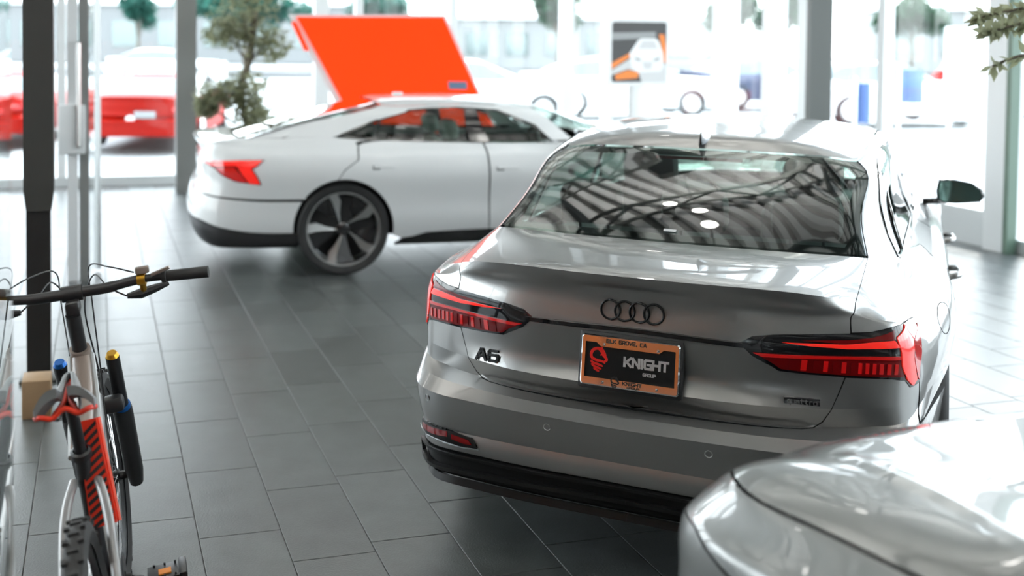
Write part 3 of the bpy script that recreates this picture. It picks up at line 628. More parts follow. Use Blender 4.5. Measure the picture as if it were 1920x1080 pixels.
FRONT = Sheet(ring_grid(_px, _py, _rows, _G, ([0, 8, 20], [.02, .02, .02]), _T, np.column_stack([np.zeros(21), _ry, _rz]), [_crease, _cr2, _in]), vcrease=(9, 10, 12))
# ---------------------------------------------------------------- shared car materials
def paint(name, col, metal=.55, rough=.32, flake=True):
    if name in MATS: return MATS[name]
    m = mat(name, col, rough, metal, 1.0, .5, coat_rough=.015); return m
M_GREY = paint('grey_metallic_paint', (.33, .326, .317), .74, .32)
M_WHITE = paint('white_paint', (.78, .78, .77), 0.0, .35)
M_SILVER = paint('silver_metallic_paint', (.24, .245, .24), .35, .34)
M_BLACK = mat('black_gloss_plastic', (.006, .006, .007), .08, 0, .6, .5)
M_BLACKM = mat('black_matt_plastic', (.012, .012, .013), .45)
M_SHADOW = mat('cavity_shade_black', (.004, .004, .004), .9)  # near-black that paints shade into panel gaps, hollows and inner shells
M_RUBBER = mat('tyre_rubber', (.012, .012, .012), .65)
M_CHROME = mat('chrome', (.82, .83, .84), .06, 1.0)
M_ALU = mat('machined_alloy', (.66, .66, .65), .3, 1.0)
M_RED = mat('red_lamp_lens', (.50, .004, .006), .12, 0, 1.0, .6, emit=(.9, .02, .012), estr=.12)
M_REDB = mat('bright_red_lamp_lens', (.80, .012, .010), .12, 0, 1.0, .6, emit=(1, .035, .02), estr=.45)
M_REDD = mat('dark_red_lamp_lens', (.14, .002, .003), .15, 0, .35, .3)
M_TINT = thin_glass('tinted_car_glass', (.40, .50, .46), 1.9)
M_CLEAR = thin_glass('clear_car_glass', (.50, .62, .57))
M_SEAT = mat('dark_leather', (.02, .02, .021), .5)
M_SEATL = mat('light_leather', (.34, .36, .33), .5)
def arch_uv(S, yc, zc, r, a0=-8, a1=188, n=28, u0=10, v0=7, xs=True):
    out = []; g = (u0, v0)
    for i in range(n + 1):
        a = math.radians(a1 + (a0 - a1) * i / n); y, z = yc - r * math.cos(math.pi - a) * -1 * -1, zc + r * math.sin(a)
        y = yc + r * math.cos(a)
        g = S.find((y, max(z, .235)), (1, 2), g[0], g[1]); out.append((float(g[0]), float(g[1])))
    return out
def wheel(parent, x, y, R, rimr, width, style, side=1):
    """side +1: outer face towards +x"""
    w = empty('wheel', (x, y, R)); w.parent = parent
    Rm = rot_to((side, 0, 0), (0, 1, 0)); h = width / 2
    tb = MB(); tb.lathe([(rimr * .97, -h * .9), (rimr, -h * .92), (R * .95, -h), (R * .985, -h * .9), (R, -h * .7), (R, h * .7), (R * .985, h * .9), (R * .95, h), (rimr * 1.05, h * .98), (rimr, h * .92), (rimr * .97, h * .88)], n=48, R=Rm)
    tb.build('tyre', M_RUBBER, w)
    rb = MB(); rb.lathe([(rimr * .99, h * .86), (rimr, h * .93), (rimr * .955, h * .92), (rimr * .93, h * .6), (rimr * .9, -h * .8), (rimr * .99, -h * .86)], n=48, R=Rm, m=M_ALU)
    rb.lathe([(.02, h * .1), (rimr * .9, h * .05)], n=40, R=Rm, m=M_SHADOW)
    rb.build('rim', M_ALU, w)
    n = 5
    for k in range(n):
        sp = MB(); a = 2 * math.pi * k / n + (.32 if style == 'aero' else 0)
        def P(r, t, z): return Rm @ Vector((r * math.cos(a + t), r * math.sin(a + t), z))
        if style == 'aero':   # wide swept blades, dark with a machined face
            pr = [(.16, -.20, .30), (.45, -.10, .46), (.75, .05, .52), (.95, .10, .50)]
            q = [(.16, .55, .12), (.45, .40, .18), (.75, .38, .26), (.95, .42, .22)]
            A = [P(rimr * r, t0, h * (.55 + .3 * r)) for r, t0, t1 in q]; B = [P(rimr * r, t0 - t1 * 1.15, h * (.50 + .3 * r)) for r, t0, t1 in q]
            A2 = [p - Rm @ Vector((0, 0, .03)) for p in A]; B2 = [p - Rm @ Vector((0, 0, .03)) for p in B]
            V = A + B + A2 + B2; F = []
            for i in range(3): F += [(i, i + 1, 5 + i, 4 + i), (8 + i, 12 + i, 13 + i, 9 + i), (i, 8 + i, 9 + i, i + 1), (4 + i, 5 + i, 13 + i, 12 + i)]
            sp.add(V, F, M_ALU)
            sp.build('spoke', M_ALU, w)
            dk = MB(); A = [P(rimr * r, t0 + .02, h * (.42 + .3 * r)) for r, t0, t1 in q]; B = [P(rimr * r, t0 + .02 + .52, h * (.34 + .3 * r)) for r, t0, t1 in q]
            V = A + B + [p - Rm @ Vector((0, 0, .02)) for p in A + B]; F = []
            for i in range(3): F += [(i, i + 1, 5 + i, 4 + i), (8 + i, 12 + i, 13 + i, 9 + i), (i, 8 + i, 9 + i, i + 1), (4 + i, 5 + i, 13 + i, 12 + i)]
            dk.add(V, F); dk.build('aero_blade', M_BLACK, w)
        else:
            for dt in (-.12, .12):
                sp.tube([P(rimr * .15, dt * 1.4, h * .7), P(rimr * .55, dt, h * .72), P(rimr * .95, dt * 1.25, h * .85)], [.026, .02, .022], n=6)
            sp.build('spoke', M_ALU, w)
    hb = MB(); hb.lathe([(0, h * .78), (rimr * .10, h * .78), (rimr * .17, h * .70), (rimr * .18, h * .3)], n=20, R=Rm); hb.build('hub_cap', M_BLACK, w)
    return w
def handle(parent, S, uv, m, mirror=False, l=.2, off=.035):
    p = S.at([uv[0]], [uv[1]])[0]; n = S.normal([uv[0]], [uv[1]])[0]
    if mirror: p = p * [-1, 1, 1]; n = n * [-1, 1, 1]
    p = Vector(p); n = Vector(n); y = (Vector((0, 1, 0)) - n * n.y).normalized()
    mb = MB(); mb.tube(smooth_pts([p - y * l * .5 - n * .004, p - y * l * .38 + n * off, p + y * l * .3 + n * off, p + y * l * .5 - n * .004], 5), .013, n=10, flat=(n, .7)); return mb.build('door_handle', m, parent)
def car_mirror(parent, c, side, m, arm_to):
    """door mirror: shell, glass facing back, foot"""
    r = empty('door_mirror', c); r.parent = parent
    prof = [(-.105, -.045), (-.11, .0), (-.10, .058), (-.04, .062), (.05, .045), (.10, .012), (.108, -.022), (.09, -.05), (-.02, -.062), (-.08, -.06)]
    prof = [(a * side, b) for a, b in prof]
    rings = [(-.005, 1.0), (.0, 1.03), (.045, .98), (.085, .78), (.105, .40), (.11, .05)]
    V = [(a * k, yy + a * side * .25, b * k) for yy, k in rings for a, b in prof]; n = len(prof)
    F = [(i * n + k, i * n + (k + 1) % n, (i + 1) * n + (k + 1) % n, (i + 1) * n + k) for i in range(len(rings) - 1) for k in range(n)] + [tuple(range(n)), tuple(range((len(rings) - 1) * n, len(rings) * n))]
    mb = MB(); mb.add(V, F); mb.build('mirror_shell', m, r, 50)
    g = MB(); V = [(a * .93, -.009 + a * side * .25, b * .9) for a, b in prof] + [(a * .93, -.004 + a * side * .25, b * .9) for a, b in prof]
    g.add(V, [tuple(range(n))[::-1], tuple(range(n, 2 * n))] + [(i, (i + 1) % n, n + (i + 1) % n, n + i) for i in range(n)])
    gm = mat('mirror_glass', (.25, .40, .36), .02, 1.0); gm['tag'] = 1; g.build('mirror_glass', gm, r)
    a = Vector(arm_to) - Vector(c); ft = MB(); ft.tube([Vector((-.07 * side, .03, -.05)), a * .55 + Vector((0, .01, -.02)), a], [.03, .028, .03], n=8, flat=((0, 0, 1), .7)); ft.build('mirror_foot', M_BLACK, r)
    return r
def seat(parent, x, y, z, m, w=.5, h=.62, name='seat', lean=.25, head=True):
    s = empty(name, (x, y, z)); s.parent = parent
    mb = MB(); mb.box((0, .0, .10), (w, .52, .16), bev=.04); mb.build('seat_cushion', m, s)
    R = Matrix.Rotation(lean, 3, 'X')
    mb = MB(); mb.box(R @ Vector((0, -.02, .12 + h / 2)) + Vector((0, -.24, 0)), (w, .14, h), rot=R, bev=.05, taper=.9); mb.build('seat_back', m, s)
    if head:
        mb = MB(); mb.box(R @ Vector((0, -.01, .12 + h + .13)) + Vector((0, -.24, 0)), (.26, .11, .17), rot=R, bev=.04)
        for q in (-.06, .06): mb.tube([R @ Vector((q, 0, .12 + h - .02)) + Vector((0, -.24, 0)), R @ Vector((q, 0, .12 + h + .06)) + Vector((0, -.24, 0))], .007, n=6)
        mb.build('headrest', m, s)
    return s
# ---------------------------------------------------------------- the grey sedan in the middle
CARX, CARY, CARA = .72154, 3.36405, -.44718
S = SEDAN
sed = empty('sedan_car', (CARX, CARY, 0), CARA)
tag(sed, 'grey four-door saloon seen from behind with a black number plate and black four-ring badge', 'car')
def chassis_shell(S, parent, v1, ym=(1.2, 3.8), k=.93, name='underbody'):
    """dark inner shell, pulled in towards the middle of the car, behind the panel gaps"""
    us = np.linspace(0, 20, 41); vv = np.linspace(2.2, v1, 16); U, V = [a.ravel() for a in np.meshgrid(us, vv)]
    P = S.at(U, V); P[:, 0] *= k; P[:, 1] += np.clip(ym[0] - P[:, 1], 0, 9) * .075 - np.clip(P[:, 1] - ym[1], 0, 9) * .075; P[:, 2] -= .02 + .02 * (P[:, 2] > .9)
    n = 41; F = [(i * n + j, i * n + j + 1, (i + 1) * n + j + 1, (i + 1) * n + j) for i in range(15) for j in range(40)]
    mb = MB(); mb.add(P.tolist(), F, M_SHADOW); mb.add((P * [-1, 1, 1]).tolist(), [f[::-1] for f in F], M_SHADOW); return mb.build(name, M_SHADOW, parent)
ARC = arch_uv(S, 1.12, .345, .385); FA = arch_uv(S, 4.03, .345, .385, u0=15, v0=6)
chassis_shell(S, sed, 19.3)
SHUT = [(2.72, 8.78), (3.0, 8.9), (3.24, 9.25), (3.42, 9.9), (3.60, 10.8), (3.80, 11.95), (3.90, 13.6), (3.955, 14.2), (4.0, 17.0), (4.045, 18.5), (4.04, 19.93)]
LID = [(0, 8.82)] + [(a - .014, b + (.05 if b < 9.5 else 0)) for a, b in SHUT] + [(0, 19.93)]
panel('trunk_lid', S, LID, M_GREY, sed, du=.2, dv=.2, both=True, rim=.02, rim_m=M_SHADOW)
iA = [p for p in ARC if S.at([p[0]], [p[1]])[0][1] <= 1.12 and S.at([p[0]], [p[1]])[0][2] <= .605]
# bumper, with the wrap up to the lamps
BUM = [(0, 3)] + [(iA[0][0], 3.0)] + [p for p in iA if p[1] > 3.05] + [(7.45, 7.55), (7.12, 7.75), (7.02, 8.4), (6.97, 10.93), (6.32, 11.09), (6.05, 11.74), (5.5, 11.94), (3.83, 11.96)]
BUM += [(a + .014, b) for a, b in SHUT[4::-1]] + [(0, 8.62)]
panel('rear_bumper', S, BUM, M_GREY, sed, du=.25, dv=.2, both=True, rim=.015, rim_m=M_SHADOW)
# black lower diffuser: its own stepped sheet built from the bumper rows
DIF = [(0, 0), (8.9, 0), (8.9, 2.95), (0, 2.95)]
panel('diffuser', S, DIF, mat('diffuser_black', (.006, .006, .006), .45, spec=.2), sed, du=.25, dv=.25, both=True, rim=.03, off=-.006)
mb = MB()
for mir in (False, True):
    ribbon(mb, S, [(u, 2.72) for u in np.linspace(0, 6.6, 40)], .012, off=.012, mirror=mir)
    ribbon(mb, S, [(u, 1.75 + .12 * math.cos(u * .7)) for u in np.linspace(0, 6.4, 40)], .016, off=.016, mirror=mir)
    ribbon(mb, S, [(u, .45) for u in np.linspace(0, 6.4, 40)], .03, off=.022, mirror=mir)
    ribbon(mb, S, [(6.4, .6), (6.45, 1.2), (6.5, 1.9), (6.4, 2.6)], .012, off=.012, mirror=mir)
mb.build('diffuser_blade', mat('black_satin_plastic', (.006, .006, .006), .3, spec=.3), sed)
# quarter panel, pillar and roof rail in one pressing on each side
TOPV = 21.98
QP = [(a + .014, b) for a, b in SHUT[8:]] + [(4.06, 20.0), (4.07, 21.0), (4.04, 21.9), (4.10, TOPV), (14.05, TOPV), (14.45, 21.0), (15.0, 20.05), (14.3, 19.9), (14.25, 20.06), (13.95, 20.9), (13.55, 21.55), (12.9, 21.80), (7.2, 21.80), (6.0, 21.62), (5.75, 21.40), (6.6, 20.75), (7.45, 20.12), (7.9, 20.04), (9.4, 20.02), (10.65, 17.0), (10.9, 12.0), (10.9, 9.2)]
qa = [p for p in ARC if p[1] > 7.6]; qa = [p for p in qa]
QP += qa[::-1] + [(7.47, 7.68), (7.16, 7.9), (7.08, 8.5), (7.03, 11.0), (7.12, 11.9), (7.30, 12.5), (7.42, 13.45), (7.78, 14.1), (7.76, 14.46), (6.27, 15.14), (5.56, 14.76), (5.13, 14.5), (4.71, 14.31), (3.985, 14.19)]
for mir in (False, True):
    panel('quarter_panel', S, QP, M_GREY, sed, du=.25, dv=.2, mirror=mir, rim=.012, rim_m=M_SHADOW)
    fr = [p for p in ARC if p[1] < 9.2 and S.at([p[0]], [p[1]])[0][1] > 1.12]
    RD = [(10.93, 9.15), (10.93, 12.0), (10.68, 17.0), (9.43, 19.98), (12.0, 19.98), (12.15, 12), (12.15, 2.5), (11.3, 2.5)] + [(p[0] + .02, p[1]) for p in fr[::-1] if p[1] > 2.5]
    panel('rear_door', S, RD, M_GREY, sed, du=.3, dv=.25, mirror=mir, rim=.012, rim_m=M_SHADOW)
    panel('front_door', S, [(12.17, 2.5), (12.17, 12), (12.03, 19.98), (14.25, 19.98), (14.3, 15), (14.15, 2.5)], M_GREY, sed, du=.3, dv=.25, mirror=mir, rim=.012, rim_m=M_SHADOW)
    f1 = [p for p in FA if p[1] > 2.5]
    panel('front_fender', S, [(14.17, 2.5), (14.32, 15), (14.28, 19.85), (15.0, 19.95), (15.1, 17), (16.6, 15.8), (16.6, 9)] + [(p[0], p[1]) for p in f1[::-1]], M_GREY, sed, du=.3, dv=.3, mirror=mir, rim=.012, rim_m=M_SHADOW)
    panel('side_skirt', S, [(10.75, .1), (14.4, .1), (14.3, 2.45), (10.9, 2.45)], M_BLACKM, sed, du=.4, dv=.4, mirror=mir, rim=.01)
    for nm, pl in (('quarter_window', [(7.75, 20.12), (7.4, 20.2), (6.6, 20.82), (5.95, 21.36), (6.1, 21.56), (7.4, 21.74), (8.75, 20.12)]), ('rear_side_window', [(8.98, 20.12), (7.65, 21.74), (11.75, 21.76), (11.85, 20.12)]), ('front_side_window', [(12.15, 20.12), (12.05, 21.76), (12.85, 21.74), (13.45, 21.5), (13.85, 20.85), (14.1, 20.12)])):
        panel(nm, S, pl, M_CLEAR, sed, du=.3, dv=.2, mirror=mir, rim=0, off=-.004)
    tr = MB()
    ribbon(tr, S, [(14.2, 20.06), (12, 20.05), (10, 20.05), (8.2, 20.05), (7.55, 20.10), (7.0, 20.42), (6.4, 20.92), (5.82, 21.42), (5.98, 21.62), (7.2, 21.80), (9, 21.80), (11, 21.81), (12.9, 21.80), (13.5, 21.56), (13.92, 20.9), (14.2, 20.06)], .016, off=.004, mirror=mir)
    ribbon(tr, S, [(8.88, 20.06), (8.2, 20.9), (7.52, 21.8)], .022, off=.003, mirror=mir)
    ribbon(tr, S, [(12.0, 20.06), (11.93, 20.9), (11.9, 21.8)], .075, off=.002, mirror=mir)
    tr.build('window_trim', M_BLACK, sed)
    # lamp: black housing, then lenses
    L0 = [(1.514, 13.222), (1.702, 13.621), (2.017, 13.793), (2.794, 13.949), (3.975, 14.139), (4.712, 14.286), (5.134, 14.476), (5.564, 14.736), (6.263, 15.08), (7.70, 14.42), (7.72, 14.134), (7.386, 13.493), (7.269, 12.54), (7.086, 11.9), (6.953, 11.0), (6.318, 11.13), (6.049, 11.766), (5.502, 11.968), (4.648, 11.985), (3.842, 12.003), (2.783, 12.01), (2.153, 12.078), (1.891, 12.411), (1.708, 12.695)]
    lamp = panel('tail_lamp', S, L0, M_BLACK, sed, du=.2, dv=.15, mirror=mir, rim=.01, off=.002)
    lamp['label'] = 'black cased tail lamp with red light bars'
    panel('light_blade', S, [(6.15, 14.60), (6.3, 14.95), (7.60, 14.38), (7.34, 13.925), (6.62, 13.683), (6.5, 12.752), (6.7, 11.402), (6.42, 11.2), (6.13, 11.744), (5.85, 12.601), (5.80, 13.314), (5.64, 14.067)], M_REDB, lamp, du=.2, dv=.15, mirror=mir, rim=.006, off=.0065)
    panel('outer_lens', S, [(6.74, 13.6), (7.3, 13.82), (7.62, 14.1), (7.34, 13.45), (7.2, 12.54), (7.0, 11.9), (6.9, 11.2), (6.78, 11.5), (6.60, 12.752)], M_RED, lamp, du=.2, dv=.15, mirror=mir, rim=.005, off=.005)
    panel('upper_light_bar', S, [(2.2, 13.47), (3.81, 13.56), (4.683, 13.76), (5.55, 13.92), (5.75, 13.55), (4.684, 13.43), (3.814, 13.35), (2.796, 13.38)], M_REDB, lamp, du=.2, dv=.15, mirror=mir, rim=.005, off=.005)
    panel('upper_lens', S, [(2.6, 13.62), (3.9, 13.80), (4.7, 13.98), (5.2, 14.22), (5.58, 14.5), (5.6, 13.98), (4.683, 13.80), (3.81, 13.6)], M_REDD, lamp, du=.2, dv=.15, mirror=mir, rim=.004, off=.0045)
    panel('lower_lens', S, [(1.76, 12.80), (3.827, 12.94), (5.76, 13.06), (5.80, 12.6), (5.99, 12.05), (5.5, 12.08), (3.841, 12.11), (2.78, 12.127), (2.189, 12.2)], M_REDD, lamp, du=.2, dv=.15, mirror=mir, rim=.004, off=.004)
    panel('lower_light_bar', S, [(1.72, 12.86), (3.827, 12.98), (5.76, 13.10), (5.79, 12.92), (3.827, 12.86), (1.85, 12.72)], M_RED, lamp, du=.2, dv=.1, mirror=mir, rim=.004, off=.0065)
    for i in range(13):
        a = 2.35 + i * .265; 
        panel('light_segment', S, [(a, 12.22), (a + .13, 12.22), (a + .15, 12.72), (a + .02, 12.72)], M_RED if i % 2 or i > 6 else M_REDD, lamp, du=.1, dv=.2, mirror=mir, rim=.004, off=.0065)
    # lower reflector in a recess with bright lower edge
    rf = panel('rear_reflector', S, [(5.75, 5.0), (4.571, 5.1), (3.677, 5.02), (2.831, 4.72), (2.657, 3.90), (3.156, 3.74), (3.822, 3.85), (4.993, 3.92), (5.85, 4.2)], mat('reflector_black', (.004, .004, .004), .4, spec=.2), sed, du=.15, dv=.15, mirror=mir, rim=.012, off=.007)
    panel('reflector_lens', S, [(5.5, 4.78), (3.72, 4.86), (3.70, 4.329), (4.437, 4.2), (5.4, 4.25)], M_REDD, rf, du=.15, dv=.15, mirror=mir, rim=.003, off=.0095)
    panel('reflector_lens', S, [(3.541, 4.70), (2.90, 4.5), (2.80, 4.06), (3.027, 4.02), (3.518, 4.22)], M_REDD, rf, du=.15, dv=.15, mirror=mir, rim=.003, off=.0095)
    mb = MB(); ribbon(mb, S, [(5.95, 4.15), (5.5, 4.0), (4.993, 3.86), (3.822, 3.78), (3.156, 3.67), (2.6, 3.80)], .006, off=.010, mirror=mir); mb.build('bright_edge', M_CHROME, rf)
    for uvp in ((1.17, 6.377), (4.626, 6.50)):
        p = S.at([uvp[0]], [uvp[1]])[0]; n = S.normal([uvp[0]], [uvp[1]])[0]
        if mir: p = p * [-1, 1, 1]; n = n * [-1, 1, 1]
        mb = MB(); Rn = rot_to(n); mb.lathe([(.0105, -.002), (.0125, .0022), (.0105, .0022), (.0095, .0005)], n=20, R=Rn, c=p, m=M_ALU); mb.lathe([(0, .0016), (.0095, .0012)], n=20, R=Rn, c=p, m=M_GREY); mb.build('parking_sensor', M_GREY, sed)
    handle(sed, S, (11.25, 12.1), M_GREY, mir); handle(sed, S, (12.75, 12.1), M_GREY, mir)
    s_ = -1 if mir else 1
    car_mirror(sed, (1.0 * s_, 2.96, 1.025), s_, M_BLACK, (.83 * s_, 3.02, .955))
    for yy in (1.12, 4.03): wheel(sed, .80 * s_, yy, .345, .245, .235, 'spoke', s_)
# fuel flap groove on the right flank
mb = MB(); ribbon(mb, S, [(9.0 + .42 * math.cos(t), 12.6 + 1.05 * math.sin(t)) for t in np.linspace(0, 2 * math.pi, 33)], .004, off=.0006); mb.build('fuel_flap_gap', M_SHADOW, sed)
# light bar across the lid
mb = MB(); ribbon(mb, S, [(u, 13.16) for u in np.linspace(-1.75, 1.75, 44)], .017, off=.010); mb.build('rear_trim_bar', M_BLACK, sed)
# roof, rear window with its printed border, windscreen, bonnet, front bumper
panel('roof', S, [(0, 22.02), (20, 22.02), (20, 25), (0, 25)], M_GREY, sed, du=.3, dv=.2, both=True, rim=0)
gl = [(0, 20.03), (4.02, 20.03), (4.03, 21), (4.0, 21.97), (0, 21.97)]
panel('rear_window', S, gl, M_TINT, sed, du=.25, dv=.2, both=True, rim=0, off=-.002)
panel('window_border', S, [(0, 20.0), (4.06, 20.0), (4.06, 21.99), (0, 21.99)], M_BLACK, sed, holes=[[(0.001, 20.16), (3.30, 20.16), (3.5, 20.3), (3.5, 21.6), (3.3, 21.8), (.001, 21.8)]], du=.25, dv=.2, both=True, rim=0, off=-.007)
panel('windscreen', S, [(15.05, 20.05), (20, 20.05), (20, 21.97), (14.5, 21.97)], M_CLEAR, sed, du=.3, dv=.25, both=True, rim=0, off=-.002)
panel('bonnet', S, [(15.15, 17.0), (16.6, 15.9), (20, 15.9), (20, 19.95), (15.1, 19.95)], M_GREY, sed, du=.4, dv=.3, both=True, rim=.01)
panel('front_bumper', S, [(15.9, 2), (20, 2), (20, 15.8), (16.65, 15.7), (16.65, 8.5)], M_GREY, sed, du=.5, dv=.5, both=True, rim=.01)
# shark-fin aerial
mb = MB(); c0 = Vector((0, 1.24, 1.381)); prof = [(-.10, 0, .028), (-.06, .012, .032), (0, .03, .028), (.05, .052, .016), (.075, .062, .008), (.085, .055, .005)]
V = []; n = 8
for yy, hh, ww in prof:
    for k in range(n):
        t = math.pi * k / (n - 1); V.append((c0.x + ww * math.cos(t) * (1 - .55 * math.sin(t)), c0.y - yy, c0.z - .006 - .12 * (yy + .1) * .9 + .012 + (hh + .012) * math.sin(t)))
mb.add(V, [(i * n + k, i * n + k + 1, (i + 1) * n + k + 1, (i + 1) * n + k) for i in range(len(prof) - 1) for k in range(n - 1)] + [tuple(range((len(prof) - 1) * n, len(prof) * n))])
mb.build('aerial_fin', M_BLACK, sed, 60)
# four-ring badge and lettering follow the lid surface
def lid_frame(x, z, lift=.003, S=S, u0=None, v0=13):
    uv = S.find((abs(x), z), (0, 2), abs(x) * 5, v0); p = S.at([uv[0]], [uv[1]])[0]; n = S.normal([uv[0]], [uv[1]])[0]
    if x < 0: p = p * [-1, 1, 1]; n = n * [-1, 1, 1]
    return Vector(p) + Vector(n) * lift, Vector(n)
bd = empty('ring_badge', (0, 0, 0)); bd.parent = sed; bd['label'] = 'black badge of four interlocked rings'
p, n_ = lid_frame(0, .932, .006); Rb = rot_to(-Vector((0, 1, -.05)), (1, 0, 0))
for k in range(4):
    mb = MB(); cx = (k - 1.5) * .0458; pts = [p + Rb @ Vector((cx + .0305 * math.cos(a), .0305 * math.sin(a), .002 * (1 if math.cos(a) * (-1) ** k > 0 else -1))) for a in np.linspace(0, 2 * math.pi, 41)]
    mb.tube(pts, .0037, n=8, cap=False); mb.build('ring', mat('ring_black', (.003, .003, .003), .35, spec=.25), bd)
mb = MB(); p, n_ = lid_frame(-.503, .714, .002, v0=10.5); Rt = rot_to(n_, (1, 0, 0)); text_bars(mb, 'A6', .100, .042, .0095, .004, R=Rt, c=p, gap=.3); mb.build('model_badge', mat('badge_black', (.003, .003, .003), .5, spec=.2), sed)
qb = empty('drive_badge', (0, 0, 0)); qb.parent = sed
p, n_ = lid_frame(.503, .709, .002, v0=10.5); Rt = rot_to(n_, (1, .1, 0)); mb = MB(); mb.box(p + n_ * .001, (.105, .021, .004), rot=Rt, bev=.001); mb.build('badge_plate', M_BLACK, qb)
mb = MB(); text_bars(mb, 'quattro', .088, .016, .0022, .0015, R=Rt, c=p + n_ * .003 + Vector((0, 0, -.002)), gap=.4); mb.build('badge_lettering', mat('badge_grey', (.10, .10, .10), .3), qb)
# number plate
pl = empty('number_plate', (0, .006, .7704)); pl.parent = sed; pl['label'] = 'black dealer plate in a chrome frame'
pl.rotation_euler = (math.radians(90) - .147, 0, 0)
M_KR = mat('plate_red', (.75, .02, .015), .3); M_KS = mat('plate_silver', (.62, .62, .62), .3, .3)
mb = MB(); mb.box((0, 0, -.012), (.330, .182, .024), bev=.008); mb.build('plate_holder', M_BLACKM, pl)
mb = MB(); mb.box((0, 0, .002), (.30, .15, .003)); mb.build('plate_sheet', mat('plate_black', (.004, .004, .004), .5, spec=.2), pl)
def rrect(w, h, r, n=5, cx=0, cy=0):
    return [(cx + sx * (w / 2 - r) + r * math.cos(a), cy + sy * (h / 2 - r) + r * math.sin(a)) for sx, sy, a0 in ((1, 1, 0), (-1, 1, 90), (-1, -1, 180), (1, -1, 270)) for a in [math.radians(a0 + 90 * i / n) for i in range(n + 1)]]
O_ = rrect(.3115, .158, .010); I_ = [(.142, .070 if False else .047), (.142, .056), (.100, .056), (.088, .044), (-.075, .044), (-.088, .056), (-.142, .056), (-.142, -.052), (.142, -.052)]
mb = MB(); oo = [Vector((a, b)) for a, b in O_]; ii = [Vector(q) for q in [(.142, .056), (.106, .056), (.092, .0445), (-.092, .0445), (-.106, .056), (-.142, .056), (-.142, -.0535), (.142, -.0535)]]
mid_ = [Vector(q) for q in rrect(.3035, .150, .008)]
R2 = delaunay_2d_cdt(oo + ii + mid_, [(i, (i + 1) % len(oo)) for i in range(len(oo))] + [(len(oo) + i, len(oo) + (i + 1) % len(ii)) for i in range(len(ii))] + [(len(oo) + len(ii) + i, len(oo) + len(ii) + (i + 1) % len(mid_)) for i in range(len(mid_))], [], 0, 1e-6)
tri = [f for f in R2[2]]; vv = [(q.x, q.y) for q in R2[0]]
tri = [f for f in tri if not in_poly(np.array([[sum(vv[i][0] for i in f) / 3, sum(vv[i][1] for i in f) / 3]]), [(q.x, q.y) for q in ii])[0]]
V = [(a, b, .008 - (.004 if min(math.hypot(a - q.x, b - q.y) for q in oo) < 1e-4 else 0)) for a, b in vv]; k = len(V); V += [(a, b, .0) for a, b in vv]
cnt = {}
for f_ in tri:
    for i in range(3):
        e = (f_[i], f_[(i + 1) % 3]); cnt[tuple(sorted(e))] = None if tuple(sorted(e)) in cnt else e
mb.add(V, [tuple(f_) for f_ in tri] + [tuple(i + k for i in f_)[::-1] for f_ in tri] + [(e[1], e[0], e[0] + k, e[1] + k) for e in cnt.values() if e])
mb.build('plate_frame', M_CHROME, pl, 30)
mb = MB(); text_bars(mb, 'KNIGHT', .143, .033, .0075, .0012, c=(.052, .006, .0035), gap=.32); mb.build('plate_name', M_KS, pl)
mb = MB(); text_bars(mb, 'GROUP', .041, .0105, .0024, .0012, c=(.063, -.026, .0035), gap=.35); mb.build('plate_subtitle', M_KS, pl)
mb = MB(); text_bars(mb, 'ELK GROVE, CA', .128, .013, .0028, .0012, c=(-.012, .064, .008), gap=.42); mb.build('frame_town', M_BLACKM, pl)
mb = MB(); text_bars(mb, 'KNIGHT', .062, .012, .0028, .0012, c=(.012, -.0605, .008), gap=.35); text_bars(mb, 'GROUP', .040, .007, .0016, .0012, c=(.016, -.0715, .008), gap=.35); mb.build('frame_name', M_BLACKM, pl)
def horse_head(mb, s, c, d):
    """knight's head emblem: mane strokes and muzzle"""
    def st(pts, w):
        P = smooth_pts([Vector((c[0] + a * s, c[1] + b * s, 0)) for a, b in pts], 5); n = len(P); L = []; Rr = []
        for i, q in enumerate(P):
            t = (P[min(i + 1, n - 1)] - P[max(i - 1, 0)]).normalized(); nn = Vector((-t.y, t.x, 0)); ww = w * s / 2 * (1 - .55 * abs(2 * i / (n - 1) - 1) ** 3); L.append(q + nn * ww); Rr.append(q - nn * ww)
        V = [(q.x, q.y, c[2]) for q in L + Rr] + [(q.x, q.y, c[2] + d) for q in L + Rr]
        F = []
        for i in range(n - 1): F += [(i, i + 1, n + i + 1, n + i), (2 * n + i, 3 * n + i, 3 * n + i + 1, 2 * n + i + 1), (i, 2 * n + i, 2 * n + i + 1, i + 1), (n + i, n + i + 1, 3 * n + i + 1, 3 * n + i)]
        F += [(0, n, 3 * n, 2 * n), (n - 1, 3 * n - 1, 4 * n - 1, 2 * n - 1)]; mb.add(V, F)
    st([(.30, .10), (.28, .22), (.16, .40), (-.06, .47), (-.28, .38), (-.36, .18), (-.30, .02), (-.10, -.06), (.14, -.08), (.30, -.16)], .13)
    st([(-.06, .47), (.10, .34), (.20, .20), (.34, .06), (.34, -.04), (.24, -.06)], .12); st([(.02, .46), (.12, .52), (.14, .42)], .08); st([(.06, .20), (.12, .18)], .07)
    st([(-.36, -.08), (-.28, -.18), (-.02, -.24), (.20, -.30)], .11); st([(-.34, -.24), (-.22, -.33), (.00, -.40), (.14, -.42)], .10); st([(-.24, -.42), (-.08, -.50), (.04, -.54)], .09)
mb = MB(); horse_head(mb, .070, (-.098, .004, .0035), .0012); mb.build('horse_emblem', M_KR, pl)
mb = MB(); horse_head(mb, .034, (-.042, -.062, .008), .0012); mb.build('frame_emblem', M_BLACKM, pl)
